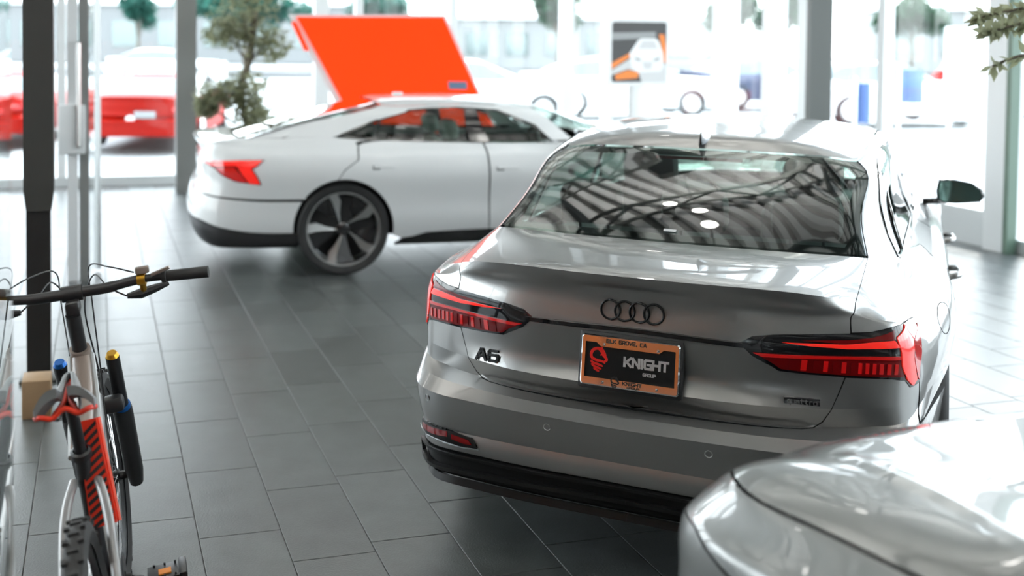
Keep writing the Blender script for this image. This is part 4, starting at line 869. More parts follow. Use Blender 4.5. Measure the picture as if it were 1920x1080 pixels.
for a, b in ((-.082, .0515), (.088, .0515), (-.082, -.066), (.088, -.066)):
    mb = MB(); mb.lathe([(0, .0035), (.004, .003), (.0048, .001), (.0048, -.002)], n=12, c=(a, b, .008)); mb.build('screw', M_CHROME, pl)
# cabin
seat(sed, .37, 2.38, .33, M_SEAT, name='front_seat'); seat(sed, -.37, 2.38, .33, M_SEAT, name='front_seat')
for x_ in (-.42, 0, .42): seat(sed, x_, 1.50, .34, M_SEAT, w=.42, h=.55, name='rear_seat', head=True)
mb = MB(); mb.box((0, .93, .985), (1.16, .62, .02)); mb.build('parcel_shelf', M_SEAT, sed)
mb = MB(); mb.box((0, 3.35, .82), (1.3, .5, .22), bev=.05); mb.tube([(-.37 + .18 * math.cos(a), 2.95, .86 + .18 * math.sin(a)) for a in np.linspace(0, 2 * math.pi, 25)], .014, n=6); mb.build('dashboard', M_SEAT, sed)
mb = MB(); mb.box((0, 2.78, 1.285), (.22, .02, .06), bev=.008); mb.build('rear_view_mirror', M_BLACK, sed)
mb = MB(); mb.box((0, 1.12, 1.315), (.34, .03, .012)); mb.build('third_brake_lamp', M_REDD, sed)
uv = S.find((.0, 1.107), (0, 2), .03, 20.2); p = Vector(S.at([.03], [20.2])[0]); nn = Vector(S.normal([.03], [20.2])[0])
mb = MB(); mb.box(p + nn * .001, (.044, .014, .001), rot=rot_to(nn, (1, 0, 0))); mb.build('window_sticker', mat('paper_white', (.85, .85, .85), .6), sed)
# ---------------------------------------------------------------- the white fastback behind
FX, FY, FA_ = -1.71946, 8.90684, -1.37881
S = FAST
fst = empty('fastback_car', (FX, FY, 0), FA_)
tag(fst, 'white four-door fastback parked side-on behind the grey saloon', 'car')
chassis_shell(S, fst, 11.5)
MW = M_WHITE
ar = arch_uv(S, 1.13, .353, .383, u0=10, v0=5); ar = [p for p in ar if p[1] > 1.4]
rear_a = [p for p in ar if S.at([p[0]], [p[1]])[0][1] <= 1.13]; front_a = [p for p in ar if S.at([p[0]], [p[1]])[0][1] > 1.13]
fa2 = arch_uv(S, 4.03, .353, .372, u0=15, v0=5); fa2 = [p for p in fa2 if p[1] > 1.4]
ra_lo = [p for p in rear_a if 2.3 < p[1] < 4.68]; ra_hi = [p for p in rear_a if p[1] >= 4.7]
panel('rear_bumper', S, [(0, 2.7), (4, 2.6), (7.5, 2.3), (ra_lo[0][0], 2.28)] + ra_lo + [(0, 4.688)], MW, fst, du=.3, dv=.3, both=True, rim=.012, rim_m=M_SHADOW)
panel('tailgate', S, [(0, 4.69), (3.95, 4.69), (3.9, 7.2), (4.0, 11), (4.12, 12.95), (0, 12.95)], MW, fst, du=.3, dv=.25, both=True, rim=.012)
panel('rear_diffuser', S, [(0, .4), (8.9, .4), (9.1, 2.2), (7.5, 2.22), (4, 2.52), (0, 2.62)], M_BLACKM, fst, du=.3, dv=.3, both=True, rim=.03)
panel('rear_window', S, [(0, 13.03), (4.1, 13.03), (4.08, 14), (4.0, 14.93), (0, 14.93)], M_TINT, fst, du=.3, dv=.2, both=True, rim=0)
panel('roof', S, [(0, 15.0), (20, 15.0), (20, 18), (0, 18)], MW, fst, du=.4, dv=.25, both=True, rim=0)
panel('windscreen', S, [(14.9, 13.05), (20, 13.05), (20, 14.95), (14.3, 14.95)], M_CLEAR, fst, du=.4, dv=.3, both=True, rim=0)
panel('bonnet', S, [(15.3, 11.2), (20, 10.5), (20, 12.95), (15, 12.95)], MW, fst, du=.5, dv=.4, both=True, rim=.01)
panel('front_bumper', S, [(16, 1), (20, 1), (20, 10.4), (16.2, 10.4), (16.3, 6)], MW, fst, du=.5, dv=.5, both=True, rim=.01)
DLO = [(8.0, 13.0), (8.19, 13.86), (8.47, 14.70), (10.8, 14.80), (12.3, 14.63), (13.03, 13.91), (13.09, 12.97), (11.76, 12.36), (9.89, 12.78)]
for mir in (False, True):
    panel('quarter_panel', S, [(3.98, 4.69), (ra_hi[0][0], 4.69)] + ra_hi + [(10.19, 8.14), (10.215, 12.0), (9.89, 12.74), (8.0, 12.95), (7.9, 13.05), (8.13, 13.9), (8.42, 14.76), (10.8, 14.86), (12.36, 14.68), (13.1, 13.95), (13.16, 12.97), (13.7, 12.9), (13.6, 14.98), (4.05, 14.98), (4.16, 14), (4.17, 12.95), (4.05, 11), (3.98, 7.2)], MW, fst, du=.3, dv=.25, mirror=mir, rim=.012, rim_m=M_SHADOW)
    panel('rear_door', S, [(ra_hi[-1][0] + .02, ra_hi[-1][1])] + [(p[0] + .004, p[1]) for p in front_a if p[1] > 1.7] + [(10.78, 1.62), (10.95, 1.75), (11.13, 2.1), (11.62, 2.22), (11.955, 2.25), (11.945, 6.3), (11.915, 12.1), (11.76, 12.30), (10.24, 12.66), (10.21, 8.14)], MW, fst, du=.3, dv=.25, mirror=mir, rim=.012, rim_m=M_SHADOW)
    panel('front_door', S, [(11.97, 2.25), (14.1, 2.25), (14.3, 8), (14.2, 12.6), (13.09, 12.9), (11.94, 12.38), (11.97, 6.3)], MW, fst, du=.4, dv=.3, mirror=mir, rim=.012, rim_m=M_SHADOW)
    panel('front_fender', S, [(14.14, 2.25), (14.34, 8), (14.24, 12.6), (14.9, 12.9), (15.25, 11), (16.1, 10), (16.2, 5)] + [p for p in fa2[::-1] if p[1] > 2.3], MW, fst, du=.4, dv=.3, mirror=mir, rim=.012, rim_m=M_SHADOW)
    panel('side_skirt', S, [(10.72, .2), (14.3, .2), (14.2, 2.18), (11.62, 2.16), (11.15, 2.0), (10.98, 1.68), (10.8, 1.5)], M_BLACK, fst, du=.4, dv=.3, mirror=mir, rim=.02, off=-.008)
    panel('rear_side_window', S, [(8.1, 13.06), (8.25, 13.86), (8.52, 14.64), (11.25, 14.74), (11.62, 12.46), (9.89, 12.84)], M_CLEAR, fst, du=.3, dv=.2, mirror=mir, rim=0, off=-.004)
    panel('front_side_window', S, [(11.95, 12.5), (11.65, 14.68), (12.28, 14.58), (12.98, 13.88), (13.02, 13.0)], M_CLEAR, fst, du=.3, dv=.2, mirror=mir, rim=0, off=-.004)
    panel('window_pillar', S, [(11.60, 12.45), (11.22, 14.76), (11.68, 14.70), (11.98, 12.48)], M_BLACK, fst, du=.2, dv=.2, mirror=mir, rim=.004, off=.001)
    tr = MB(); ribbon(tr, S, DLO + DLO[:1], .022, off=.003, mirror=mir); ribbon(tr, S, [(9.75, 12.84), (9.0, 13.4), (8.45, 13.9)], .02, off=.002, mirror=mir); tr.build('window_trim', M_BLACK, fst)
    lamp = panel('tail_lamp', S, [(3.6, 7.46), (6.82, 8.02), (8.06, 8.18), (7.8, 7.42), (7.61, 7.05), (7.78, 6.49), (7.95, 5.74), (7.7, 5.77), (6.85, 5.95), (6.12, 6.34), (5.46, 6.81)], M_BLACK, fst, du=.2, dv=.2, mirror=mir, rim=.01, off=.004)
    panel('light_bar', S, [(3.7, 7.50), (6.82, 7.98), (8.0, 8.10), (7.76, 7.42), (7.50, 7.04), (6.84, 7.35), (5.13, 7.10)], M_REDB, lamp, du=.2, dv=.2, mirror=mir, rim=.005, off=.009)
    panel('light_blade', S, [(7.0, 7.2), (7.55, 7.10), (7.74, 6.49), (7.9, 5.80), (7.5, 5.83), (7.25, 6.46)], M_REDB, lamp, du=.2, dv=.2, mirror=mir, rim=.005, off=.010)
    panel('lower_lens', S, [(5.4, 6.95), (6.8, 7.25), (7.2, 6.5), (7.4, 5.86), (6.85, 6.02), (6.12, 6.42)], M_RED, lamp, du=.2, dv=.2, mirror=mir, rim=.005, off=.007)
    for uv in ((10.54, 7.3), (12.2, 7.0)):
        mb = MB(); ribbon(mb, S, [(uv[0] - .14, uv[1]), (uv[0], uv[1] + .02), (uv[0] + .14, uv[1] + .04)], .024, off=.007, mirror=mir); mb.build('door_handle', M_WHITE, fst)
        mb = MB(); ribbon(mb, S, [(uv[0] - .15, uv[1] - .05), (uv[0] - .05, uv[1] - .04)], .035, off=.002, mirror=mir); mb.build('handle_recess', M_SHADOW, fst)
    s_ = -1 if mir else 1
    for yy in (1.13, 4.03): wheel(fst, .835 * s_, yy, .353, .283, .25, 'aero', s_)
    car_mirror(fst, (1.01 * s_, 3.05, 1.0), s_, M_BLACK, (.86 * s_, 3.1, .96))
    panel('wheel_arch_lining', S, [(9.2, .9), (10.75, .9), (10.6, 7.0), (9.4, 7.0)], M_SHADOW, fst, du=.3, dv=.3, mirror=mir, rim=0, off=-.16)
seat(fst, .36, 2.55, .22, M_SEATL, name='front_seat'); seat(fst, -.36, 2.55, .22, M_SEATL, name='front_seat'); seat(fst, .36, 1.7, .22, M_SEAT, h=.5, name='rear_seat'); seat(fst, -.36, 1.7, .22, M_SEAT, h=.5, name='rear_seat')
mb = MB(); mb.box((0, 3.4, .78), (1.3, .5, .2), bev=.05); mb.tube([(-.37 + .18 * math.cos(a), 3.05, .84 + .18 * math.sin(a)) for a in np.linspace(0, 2 * math.pi, 25)], .014, n=6); mb.build('dashboard', M_SEAT, fst)
mb = MB(); mb.box((0, 1.72, 1.335), (.03, .09, .035), bev=.01); mb.build('aerial_fin', M_WHITE, fst)
# ---------------------------------------------------------------- the silver car in the right foreground
S = FRONT
slv = empty('silver_car', (1.32199, 2.7046, 0), .33 + math.pi)
tag(slv, 'silver car in the right foreground, only its creased bonnet and wing showing', 'car')
chassis_shell(S, slv, 8.5, (.9, 3.8))
fa3 = arch_uv(S, .90, .36, .39, u0=8.7, v0=4); ra3 = arch_uv(S, 3.78, .36, .39, u0=14.9, v0=4)
fa3 = [p for p in fa3 if p[1] > .6]; ra3 = [p for p in ra3 if p[1] > .6]
fr3 = [p for p in fa3 if S.at([p[0]], [p[1]])[0][1] <= .90]
panel('bonnet', S, [(0, 8.04), (3, 8.04), (5, 8.04), (9.6, 8.06), (10.6, 8.3), (10.5, 11.95), (0, 11.95)], M_SILVER, slv, du=.2, dv=.15, both=True, rim=.012, rim_m=M_SHADOW)
panel('front_bumper', S, [(0, .3), (fr3[0][0], .6)] + [p for p in fr3 if p[1] < 5.0] + [(6.2, 4.97), (5.0, 4.95), (4.6, 3.7), (2.2, 3.6), (1.8, 4.4), (1.7, 7.0), (0, 7.0)], M_SILVER, slv, du=.25, dv=.2, both=True, rim=.012, rim_m=M_SHADOW)
panel('grille', S, [(0, 1.4), (1.3, 1.6), (1.62, 4.0), (1.6, 6.8), (0, 6.8)], M_BLACK, slv, du=.25, dv=.25, both=True, rim=.01, off=.004)
mb = MB()
for mir in (False, True):
    for v in np.linspace(2.0, 6.4, 9): ribbon(mb, S, [(u, v) for u in np.linspace(0, 1.5, 8)], .008, off=.012, mirror=mir)
mb.build('grille_bar', M_CHROME, slv)
for mir in (False, True):
    panel('front_fender', S, [(1.74, 7.04), (1.8, 5.15), (3.2, 5.1), (5.0, 5.04), (6.2, 5.04)] + [p for p in fa3 if p[1] > 5.06 or S.at([p[0]], [p[1]])[0][1] > .9] + [(11.3, .7), (11.3, 5), (11.2, 8.1), (10.7, 8.2), (9.6, 7.98), (5, 7.96), (1.74, 7.96)], M_SILVER, slv, du=.2, dv=.2, mirror=mir, rim=.012, rim_m=M_SHADOW)
    hl = panel('headlight', S, [(1.85, 4.5), (2.25, 3.66), (4.56, 3.76), (4.97, 4.92), (3.2, 5.05), (1.85, 5.1)], M_BLACK, slv, du=.2, dv=.2, mirror=mir, rim=.02, off=-.012)
    for i in range(4):
        a = 2.3 + i * .58; panel('light_strip', S, [(a, 4.0), (a + .42, 4.02), (a + .46, 4.62), (a + .05, 4.6)], M_CHROME, hl, du=.2, dv=.2, mirror=mir, rim=.01, off=-.004)
    panel('headlight_lens', S, [(1.85, 4.5), (2.25, 3.66), (4.56, 3.76), (4.97, 4.92), (3.2, 5.05), (1.85, 5.1)], thin_glass('lamp_glass', (.9, .94, .93)), hl, du=.2, dv=.2, mirror=mir, rim=0, off=.002)
    panel('front_door', S, [(11.34, .7), (12.9, .7), (12.9, 11.9), (11.5, 11.9), (11.24, 8.3), (11.34, 5)], M_SILVER, slv, du=.4, dv=.3, mirror=mir, rim=.012)
    panel('rear_quarter', S, [(12.94, .7)] + ra3 + [(20, .8), (20, 11.9), (12.94, 11.9)], M_SILVER, slv, du=.5, dv=.4, mirror=mir, rim=.012)
    panel('side_window', S, [(10.7, 12.1), (11.3, 13.7), (17.5, 13.8), (17.5, 12.1)], M_TINT, slv, du=.5, dv=.3, mirror=mir, rim=0)
    mb = MB(); ribbon(mb, S, [(9.6, 12.0), (10.2, 13.0), (10.9, 13.9), (14, 14.0)], .05, off=.002, mirror=mir); mb.build('windscreen_pillar', M_SILVER, slv)
    s_ = -1 if mir else 1
    for yy in (.90, 3.78): wheel(slv, .81 * s_, yy, .36, .255, .24, 'spoke', s_)
panel('windscreen', S, [(0, 12.05), (9.6, 12.05), (10.6, 13.9), (0, 13.9)], M_TINT, slv, du=.4, dv=.3, both=True, rim=0)
panel('rear_window', S, [(17.6, 12.1), (20, 12.1), (20, 13.9), (17.6, 13.9)], M_TINT, slv, du=.4, dv=.3, both=True, rim=0)
panel('roof', S, [(0, 13.95), (20, 13.95), (20, 17), (0, 17)], M_SILVER, slv, du=.5, dv=.4, both=True, rim=0)
# ---------------------------------------------------------------- outside, beyond the glass
M_CONC = mat('pale_concrete', (.46, .47, .465), .9, noise=(.6, (.40, .41, .405)))
mb = MB(); mb.box((10, 40, -.12), (260, 260, .1)); tag(mb.build('ground', M_CONC), kind='structure')
mb = MB(); mb.box((-10, 62, .02), (160, 14, .04)); tag(mb.build('road', mat('asphalt_grey', (.10, .105, .11), .9)), kind='structure')
M_CGLASS = mat('bright_car_window', (.16, .20, .20), .12, .6, 0, .8)
CARM = {}
def lot_car(name, loc, rz, pm, label, cat='car', scale=(1, 1, 1), group=None):
    """parked car seen small and blurred: body, glass, roof, lamps, wheels"""
    r = empty(name, (loc[0], loc[1], 0), rz); tag(r, label, cat, group); r.scale = scale
    if not CARM:
        def grid(v0, v1, k, nu=33, u0=0, u1=20):
            U, V = [a.ravel() for a in np.meshgrid(np.linspace(u0, u1, nu), np.linspace(v0, v1, k))]; P = SEDAN.at(U, V)
            F = [(i * nu + j, i * nu + j + 1, (i + 1) * nu + j + 1, (i + 1) * nu + j) for i in range(k - 1) for j in range(nu - 1)]
            mb = MB(); mb.add(P.tolist(), F); mb.add((P * [-1, 1, 1]).tolist(), [f[::-1] for f in F]); return mb
        for nm, a in (('body', (0, 20, 21)), ('window_band', (20, 22, 4)), ('roof', (22, 25, 5))):
            o = grid(*a).build(nm, None, None); CARM[nm] = o.data; bpy.data.objects.remove(o)
        mb = MB(); mb.lathe([(.0, .09), (.2, .1), (.24, .06)], n=20, R=rot_to((1, 0, 0)), m=M_ALU); mb.lathe([(.24, .08), (.33, .1), (.345, .05), (.345, -.09), (.2, -.1)], n=20, R=rot_to((1, 0, 0)), m=M_RUBBER); o = mb.build('wheel', M_RUBBER); CARM['wheel'] = o.data; bpy.data.objects.remove(o)
        mb = MB(); mb.box((.66, .17, .80), (.34, .12, .12), bev=.02); o = mb.build('tail_lamp', M_RED); CARM['tail_lamp'] = o.data; bpy.data.objects.remove(o)
    for nm in ('body', 'window_band', 'roof'):
        me = CARM[nm].copy(); me.materials.clear(); me.materials.append(M_CGLASS if nm == 'window_band' else pm); link(nm, me, r)
    for sx_ in (1, -1):
        for yy in (1.12, 4.03):
            o = link('wheel', CARM['wheel'], r); o.location = (.84 * sx_, yy, .345); o.rotation_euler = (0, 0, 0 if sx_ > 0 else math.pi)
        o = link('tail_lamp', CARM['tail_lamp'], r); o.location = (0 if sx_ > 0 else -1.32, 0, 0)
    return r
P_RED = mat('red_paint', (.34, .006, .0015), .45, spec=.2); P_WHITE = M_WHITE; P_BLUE = mat('blue_paint', (.02, .06, .17), .4); P_TEAL = mat('teal_grey_paint', (.035, .10, .10), .4); P_NAVY = mat('navy_paint', (.02, .025, .07), .4)
c1 = lot_car('parked_car', (-4.25, 17.2), 0.02, P_RED, scale=(1, 1, .84), label= 'red car parked outside the left window with its tail to the glass, white round badge')
mb = MB(); mb.lathe([(0, .02), (.07, .02), (.075, 0)], n=18, R=rot_to((0, -1, 0)), c=(-.05, .0, .62)); mb.build('round_badge', M_WFRAME, c1)
mb = MB(); mb.box((.18, .012, .70), (.34, .02, .14), bev=.01); mb.build('plate', mat('plate_grey', (.35, .37, .38), .5), c1)
c2 = lot_car('parked_car', (-7.0, 17.6), 0.02, P_RED, scale=(1, 1, .84), label= 'red car parked outside behind the black post, cut by the left edge of the picture')
lot_car('parked_car', (-12.2, 45.2), -math.pi / 2, P_WHITE, 'small white saloon far outside, side-on beyond the left windows')
lot_car('parked_car', (8.6, 24.5), -1.35, P_WHITE, 'white car parked outside the right-hand windows, left of the pair beside the post')
lot_car('parked_car', (14.0, 24.0), -1.2, P_WHITE, 'white car parked outside the right-hand windows, next to the white post')
lot_car('parked_car', (8.0, 30.5), -1.3, P_NAVY, 'dark blue car on the forecourt behind the dark-edged column')
lot_car('parked_car', (3.0, 27), -1.5, P_WHITE, 'white car on the forecourt seen past the poster')
lot_car('parked_car', (4.6, 33), -1.4, P_TEAL, 'grey-green car on the far forecourt seen right of the poster')
lot_car('parked_car', (-1.0, 24), -1.5, P_WHITE, 'white car outside behind the orange board')
lot_car('parked_car', (17.0, 33), -.6, P_RED, 'red car on the far right of the forecourt')
def banner(x, y, z0, z1, w, m, label):
    r = empty('banner', (x, y, 0)); tag(r, label, 'banner')
    mb = MB(); mb.tube([(-w / 2 - .04, 0, 0), (-w / 2 - .04, 0, z1 + .1)], .03, n=8); mb.lathe([(0, .04), (.2, .04), (.24, 0)], n=12, c=(-w / 2 - .04, 0, 0)); mb.build('pole', M_WFRAME, r)
    V = []; 
    for i in range(9):
        for j in range(2):
            xx = -w / 2 + w * i / 8; V.append((xx, .05 * math.sin(i), z0 + (z1 - z0) * j))
    V += [(a, b + .01, c) for a, b, c in V]
    mb = MB(); mb.add(V, [(2 * i, 2 * i + 2, 2 * i + 3, 2 * i + 1) for i in range(8)] + [(18 + 2 * i, 19 + 2 * i, 21 + 2 * i, 20 + 2 * i) for i in range(8)]); mb.build('cloth', m, r)
M_BLUEC = mat('blue_cloth', (.015, .07, .24), .8); M_LBLUE = mat('pale_blue_cloth', (.10, .17, .32), .8); M_PINK = mat('pink_red_awning', (.40, .02, .05), .7)
banner(8.55, 20, .35, 1.10, .26, M_BLUEC, 'tall blue banner outside the glass, right of the dark-edged column')
banner(9.25, 19.6, .75, 1.35, .42, M_LBLUE, 'short pale blue banner outside the glass, beside the white sign board')
sg = empty('sign_board', (9.95, 19.0, 0), -.3); tag(sg, 'tall blank white sign board outside the right-hand windows', 'sign board')
mb = MB(); mb.box((0, 0, 1.30), (.80, .06, 1.65), bev=.01); mb.build('board', M_WFRAME, sg)
for a in (-.3, .3):
    mb = MB(); mb.tube([(a, .05, 0), (a, .05, 1.2)], .025, n=8); mb.build('leg', M_WFRAME, sg)
aw = empty('awning', (24, 44, 0)); tag(aw, 'pink-red awning on posts far outside at the right', 'awning')
mb = MB(); mb.box((0, 0, 1.1), (2.6, 2, .35), taper=.85); mb.build('canopy', M_PINK, aw)
for a in (-1.2, 1.2):
    for b in (-.9, .9):
        mb = MB(); mb.tube([(a, b, 0), (a, b, .95)], .05, n=6); mb.build('post', M_WFRAME, aw)
# low buildings and trees in the distance
def block(name, x, y, w, d, h, m, label, nwin, rz=0):
    b = empty(name, (x, y, 0), rz); tag(b, label, 'building')
    mb = MB(); mb.box((0, 0, h / 2), (w, d, h)); mb.build('wall', m, b); mb = MB(); mb.box((0, 0, h + .12), (w + .6, d + .6, .24)); mb.build('roof', M_FRAME, b)
    for i in range(nwin):
        mb = MB(); mb.box((-w / 2 + w * (i + .5) / nwin, -d / 2 - .02, h * .5), (w / nwin * .55, .1, h * .45)); mb.build('window', M_CGLASS, b)
M_BLD = mat('pale_render', (.26, .265, .26), .9); M_BLD2 = mat('grey_render', (.20, .205, .205), .9)
block('building', -24, 92, 44, 10, 4.6, M_BLD2, 'long low grey building far beyond the road at the left', 12)
block('building', 12, 78, 22, 8, 3.4, M_BLD, 'pale low building beyond the forecourt behind the poster', 8)
block('building', 46, 74, 26, 8, 4.2, M_BLD, 'pale low building far off at the right', 8, -.3)
M_LEAF = [mat('olive_leaf', (.26, .28, .15), .6, noise=(3, (.42, .43, .30))), mat('green_leaf', (.03, .09, .035), .7, noise=(.4, (.05, .14, .08))), mat('teal_leaf', (.02, .12, .085), .7, noise=(.4, (.05, .19, .15)))]
for m in M_LEAF:
    N = m.node_tree.nodes; L = m.node_tree.links; b = N['Principled BSDF']; o_ = N['Material Output']; t_ = N.new('ShaderNodeBsdfTranslucent'); x_ = N.new('ShaderNodeMixShader'); x_.inputs[0].default_value = .45
    src = b.inputs['Base Color'].links[0].from_socket; L.new(src, t_.inputs[0]); L.new(b.outputs[0], x_.inputs[1]); L.new(t_.outputs[0], x_.inputs[2]); L.new(x_.outputs[0], o_.inputs[0])
M_BARK = mat('bark', (.12, .10, .07), .9, bump=(20, .6, .01))
def leaf_mesh(clumps, n, size, rnd, flat=.5):
    """many small two-faced leaves scattered through ellipsoid clumps (centre, radii)"""
    V = []; F = []
    for (c, r) in clumps:
        for i in range(n):
            d = Vector((rnd.gauss(0, 1), rnd.gauss(0, 1), rnd.gauss(0, 1))).normalized() * rnd.random() ** .45
            p = Vector((c[0] + d.x * r[0], c[1] + d.y * r[1], c[2] + d.z * r[2])); s = size * (.6 + .8 * rnd.random())
            a = Vector((rnd.gauss(0, 1), rnd.gauss(0, 1), rnd.gauss(0, flat))).normalized(); b = a.cross(Vector((rnd.random() - .5, rnd.random() - .5, 1))).normalized() * s * .34; a *= s
            k = len(V); up = a.cross(b).normalized() * s * .08
            V += [p - a * .5, p + b * .5 + up, p + a * .5, p - b * .5 + up]; F.append((k, k + 1, k + 2, k + 3))
    mb = MB(); mb.add(V, F); return mb
def tree(name, x, y, h, rad, mi, label, n=260, leaf=.4, trunk=.12, seed=1, cat='tree', nclump=7):
    t = empty(name, (x, y, 0)); tag(t, label, cat); rnd = random.Random(seed)
    tb = MB(); top = Vector((0, 0, h * .6)); tb.tube([(0, 0, 0), (trunk * .3, 0, h * .3), top], [trunk, trunk * .8, trunk * .5], n=8); cl = []
    for i in range(nclump):
        a = 2 * math.pi * i / nclump + rnd.random(); rr = rad * (.35 + .4 * rnd.random()); z = h * (.62 + .3 * rnd.random()); c = (rr * math.cos(a), rr * math.sin(a), z)
        tb.tube([(0, 0, h * (.35 + .2 * rnd.random())), (c[0] * .5, c[1] * .5, z * .85), c], [trunk * .45, trunk * .3, trunk * .1], n=5); cl.append((c, (rad * .5, rad * .5, h * .16)))
    cl.append(((0, 0, h * .86), (rad * .55, rad * .55, h * .16))); tb.build('trunk', M_BARK, t)
    f = leaf_mesh(cl, n, leaf, rnd).build('foliage', M_LEAF[mi], t, sharp=180); f['kind'] = 'stuff'; return t
tree('street_tree', -17.0, 70, 5.0, 1.2, 2, 'small teal-green tree beyond the road, above the white saloon', leaf=.5, seed=2)
tree('street_tree', -8.4, 58, 4.7, 3.8, 2, 'broad teal-green tree behind the potted olive', leaf=.6, seed=3, n=340)
tree('street_tree', -1.5, 66, 4.8, 2.4, 2, 'teal-green tree above the orange board', leaf=.6, seed=4)
tree('street_tree', 9.5, 66, 5.2, 1.6, 1, 'green tree just left of the poster', leaf=.5, seed=5)
tree('street_tree', 17.5, 58, 4.4, 1.4, 1, 'green tree right of the poster', leaf=.5, seed=6)
tree('street_tree', 21.0, 60, 4.8, 1.5, 1, 'bright green tree left of the dark-edged column', leaf=.5, seed=7)
tree('street_tree', 31, 66, 4.8, 2.0, 1, 'green tree far off beyond the right-hand windows', leaf=.5, seed=8)
# ---------------------------------------------------------------- things standing in the showroom
M_ORANGE = mat('glowing_orange_board', (.85, .040, .001), .5, spec=.2, emit=(1, .045, .0), estr=.6); M_POT = mat('grey_planter', (.30, .30, .30), .6); M_SOIL = mat('soil', (.04, .03, .02), .95)  # emission added to the orange so the board stays vivid against the windows
M_CARD = mat('white_board', (.84, .84, .84), .5)
ob = empty('display_board', (0, 11.5, 0)); tag(ob, 'big slanted orange display board with a white edge behind the white car', 'display board')
Rb = rot_to((0, -1, 0), (1, 0, 0)); para = [(-.43, .80), (1.02, .80), (.44, 2.045), (-1.113, 2.035)]
mb = MB(); mb.prism(para, .03, None, Rb, (0, 0, 0)); mb.build('orange_face', M_ORANGE, ob)
mb = MB(); mb.prism([(-.50, .76), (1.06, .76), (.46, 2.07), (-1.20, 2.06)], .04, None, Rb, (0, .041, 0)); mb.build('white_backing', M_CARD, ob)
for a in (-.2, .8):
    mb = MB(); mb.tube([(a, .06, .78), (a - .1, .10, 0)], .025, n=8); mb.tube([(a - .1, -.25, .02), (a - .1, .35, .02)], .025, n=8); mb.build('leg', M_WFRAME, ob)
mb = MB(); mb.prism([(.505, 1.285), (.70, 1.285), (.69, 1.365), (.495, 1.365)], .012, None, Rb, (0, -.032, 0)); mb.build('blue_label', mat('slate_blue_label', (.13, .19, .28), .5), ob)
mb = MB(); mb.prism([(-1.17, 1.98), (-1.12, 1.98), (-.98, 1.68), (-1.03, 1.68)], .01, None, Rb, (0, -.002, 0)); mb.build('orange_tab', M_ORANGE, ob)
# poster on its stand
ps = empty('poster_stand', (2.53, 11.6, 0), .27); tag(ps, 'white poster stand showing a white car on a dark and orange ground', 'poster stand')
zc = 1.69; Rp = rot_to((0, -1, 0), (1, 0, 0)); Wp = .64
mb = MB(); mb.prism(rrect(.70, .72, .04, cy=zc), .03, None, Rp, (0, .01, 0)); mb.tube([(0, .03, 1.34), (0, .03, .04)], .10, n=12, flat=((0, 1, 0), .4)); mb.box((0, .02, .02), (.5, .4, .04), bev=.01); mb.build('stand', M_WFRAME, ps)
def pp(nm, pts, m, k): mb = MB(); mb.prism([(a * Wp, zc + b * Wp) for a, b in pts], .0012, None, Rp, (0, -.020 - .0012 * k, 0)); mb.build(nm, m, ps)
M_PD = mat('print_charcoal', (.035, .035, .035), .4); M_PO = mat('print_orange', (.85, .22, .02), .4); M_PW = mat('print_white', (.86, .86, .86), .4); M_PG = mat('print_grey', (.30, .31, .31), .4); M_PL = mat('print_light_grey', (.62, .62, .62), .4)
pp('printed_sheet', rrect(1, 1, .05), M_PD, 0)
pp('print_orange_band', [(-.5, -.28), (-.12, -.05), (-.10, .02), (-.5, -.18)], M_PO, 1); pp('print_orange_sweep', [(-.42, -.46), (-.02, -.43), (.0, -.34), (-.2, -.30), (-.44, -.38)], M_PO, 1)
pp('print_orange_arc', [(.36, .30), (.46, .30), (.5, .05), (.5, -.18), (.42, -.15), (.42, .05)], M_PO, 1); pp('print_pale_floor', [(-.5, -.30), (-.15, -.10), (.5, -.20), (.5, -.5), (.05, -.5), (.0, -.34), (-.2, -.28), (-.5, -.38)], M_PL, 1)
pp('print_sky', [(-.5, .20), (.3, .24), (.3, .34), (-.5, .32)], M_PG, 1)
pp('print_car', [(-.18, -.02), (-.02, .20), (.04, .23), (.30, .23), (.36, .18), (.44, -.02), (.46, -.22), (.40, -.32), (-.02, -.34), (-.14, -.26)], M_PW, 2)
pp('print_car_windscreen', [(-.02, .06), (.06, .19), (.28, .19), (.34, .06)], M_PL, 3); pp('print_lamp', [(-.08, -.08), (.04, -.12), (.02, -.15), (-.07, -.13)], M_PG, 3); pp('print_lamp', [(.26, -.12), (.38, -.08), (.37, -.13), (.28, -.15)], M_PG, 3); pp('print_grille', [(.06, -.16), (.25, -.16), (.22, -.28), (.09, -.28)], M_PL, 3)
# potted olive by the left column
po = empty('potted_tree', (-1.75, 12.1, 0)); tag(po, 'tall potted olive tree beside the grey column, behind the white car tail', 'potted plant')
rnd = random.Random(11)
mb = MB(); mb.lathe([(.0, .02), (.22, .02), (.28, .5), (.30, .52), (.27, .52), (.26, .46), (0, .46)], n=24); mb.build('planter', M_POT, po)
mb = MB(); mb.lathe([(0, .465), (.255, .462)], n=20); mb.build('soil', M_SOIL, po)
mb = MB(); mb.tube(smooth_pts([(0, 0, .4), (.03, 0, .8), (-.04, .02, 1.2), (.06, 0, 1.6), (.12, 0, 2.1)]), .04, n=8)
cl = [((.0, 0, 2.1), (.42, .4, .3)), ((-.2, 0, 1.85), (.28, .3, .18)), ((.25, .0, 1.75), (.3, .3, .22)), ((-.25, -.1, 1.18), (.3, .2, .16)), ((.0, 0, 1.25), (.3, .3, .22)), ((.12, 0, .95), (.24, .25, .2)), ((-.42, 0, 1.05), (.14, .15, .14)), ((.2, 0, 2.5), (.5, .4, .3))]
for c, r in cl: mb.tube([(.02, 0, c[2] - .3), (c[0] * .5, c[1], c[2] - .12), c], [.018, .012, .006], n=5)
mb.build('trunk', M_BARK, po)
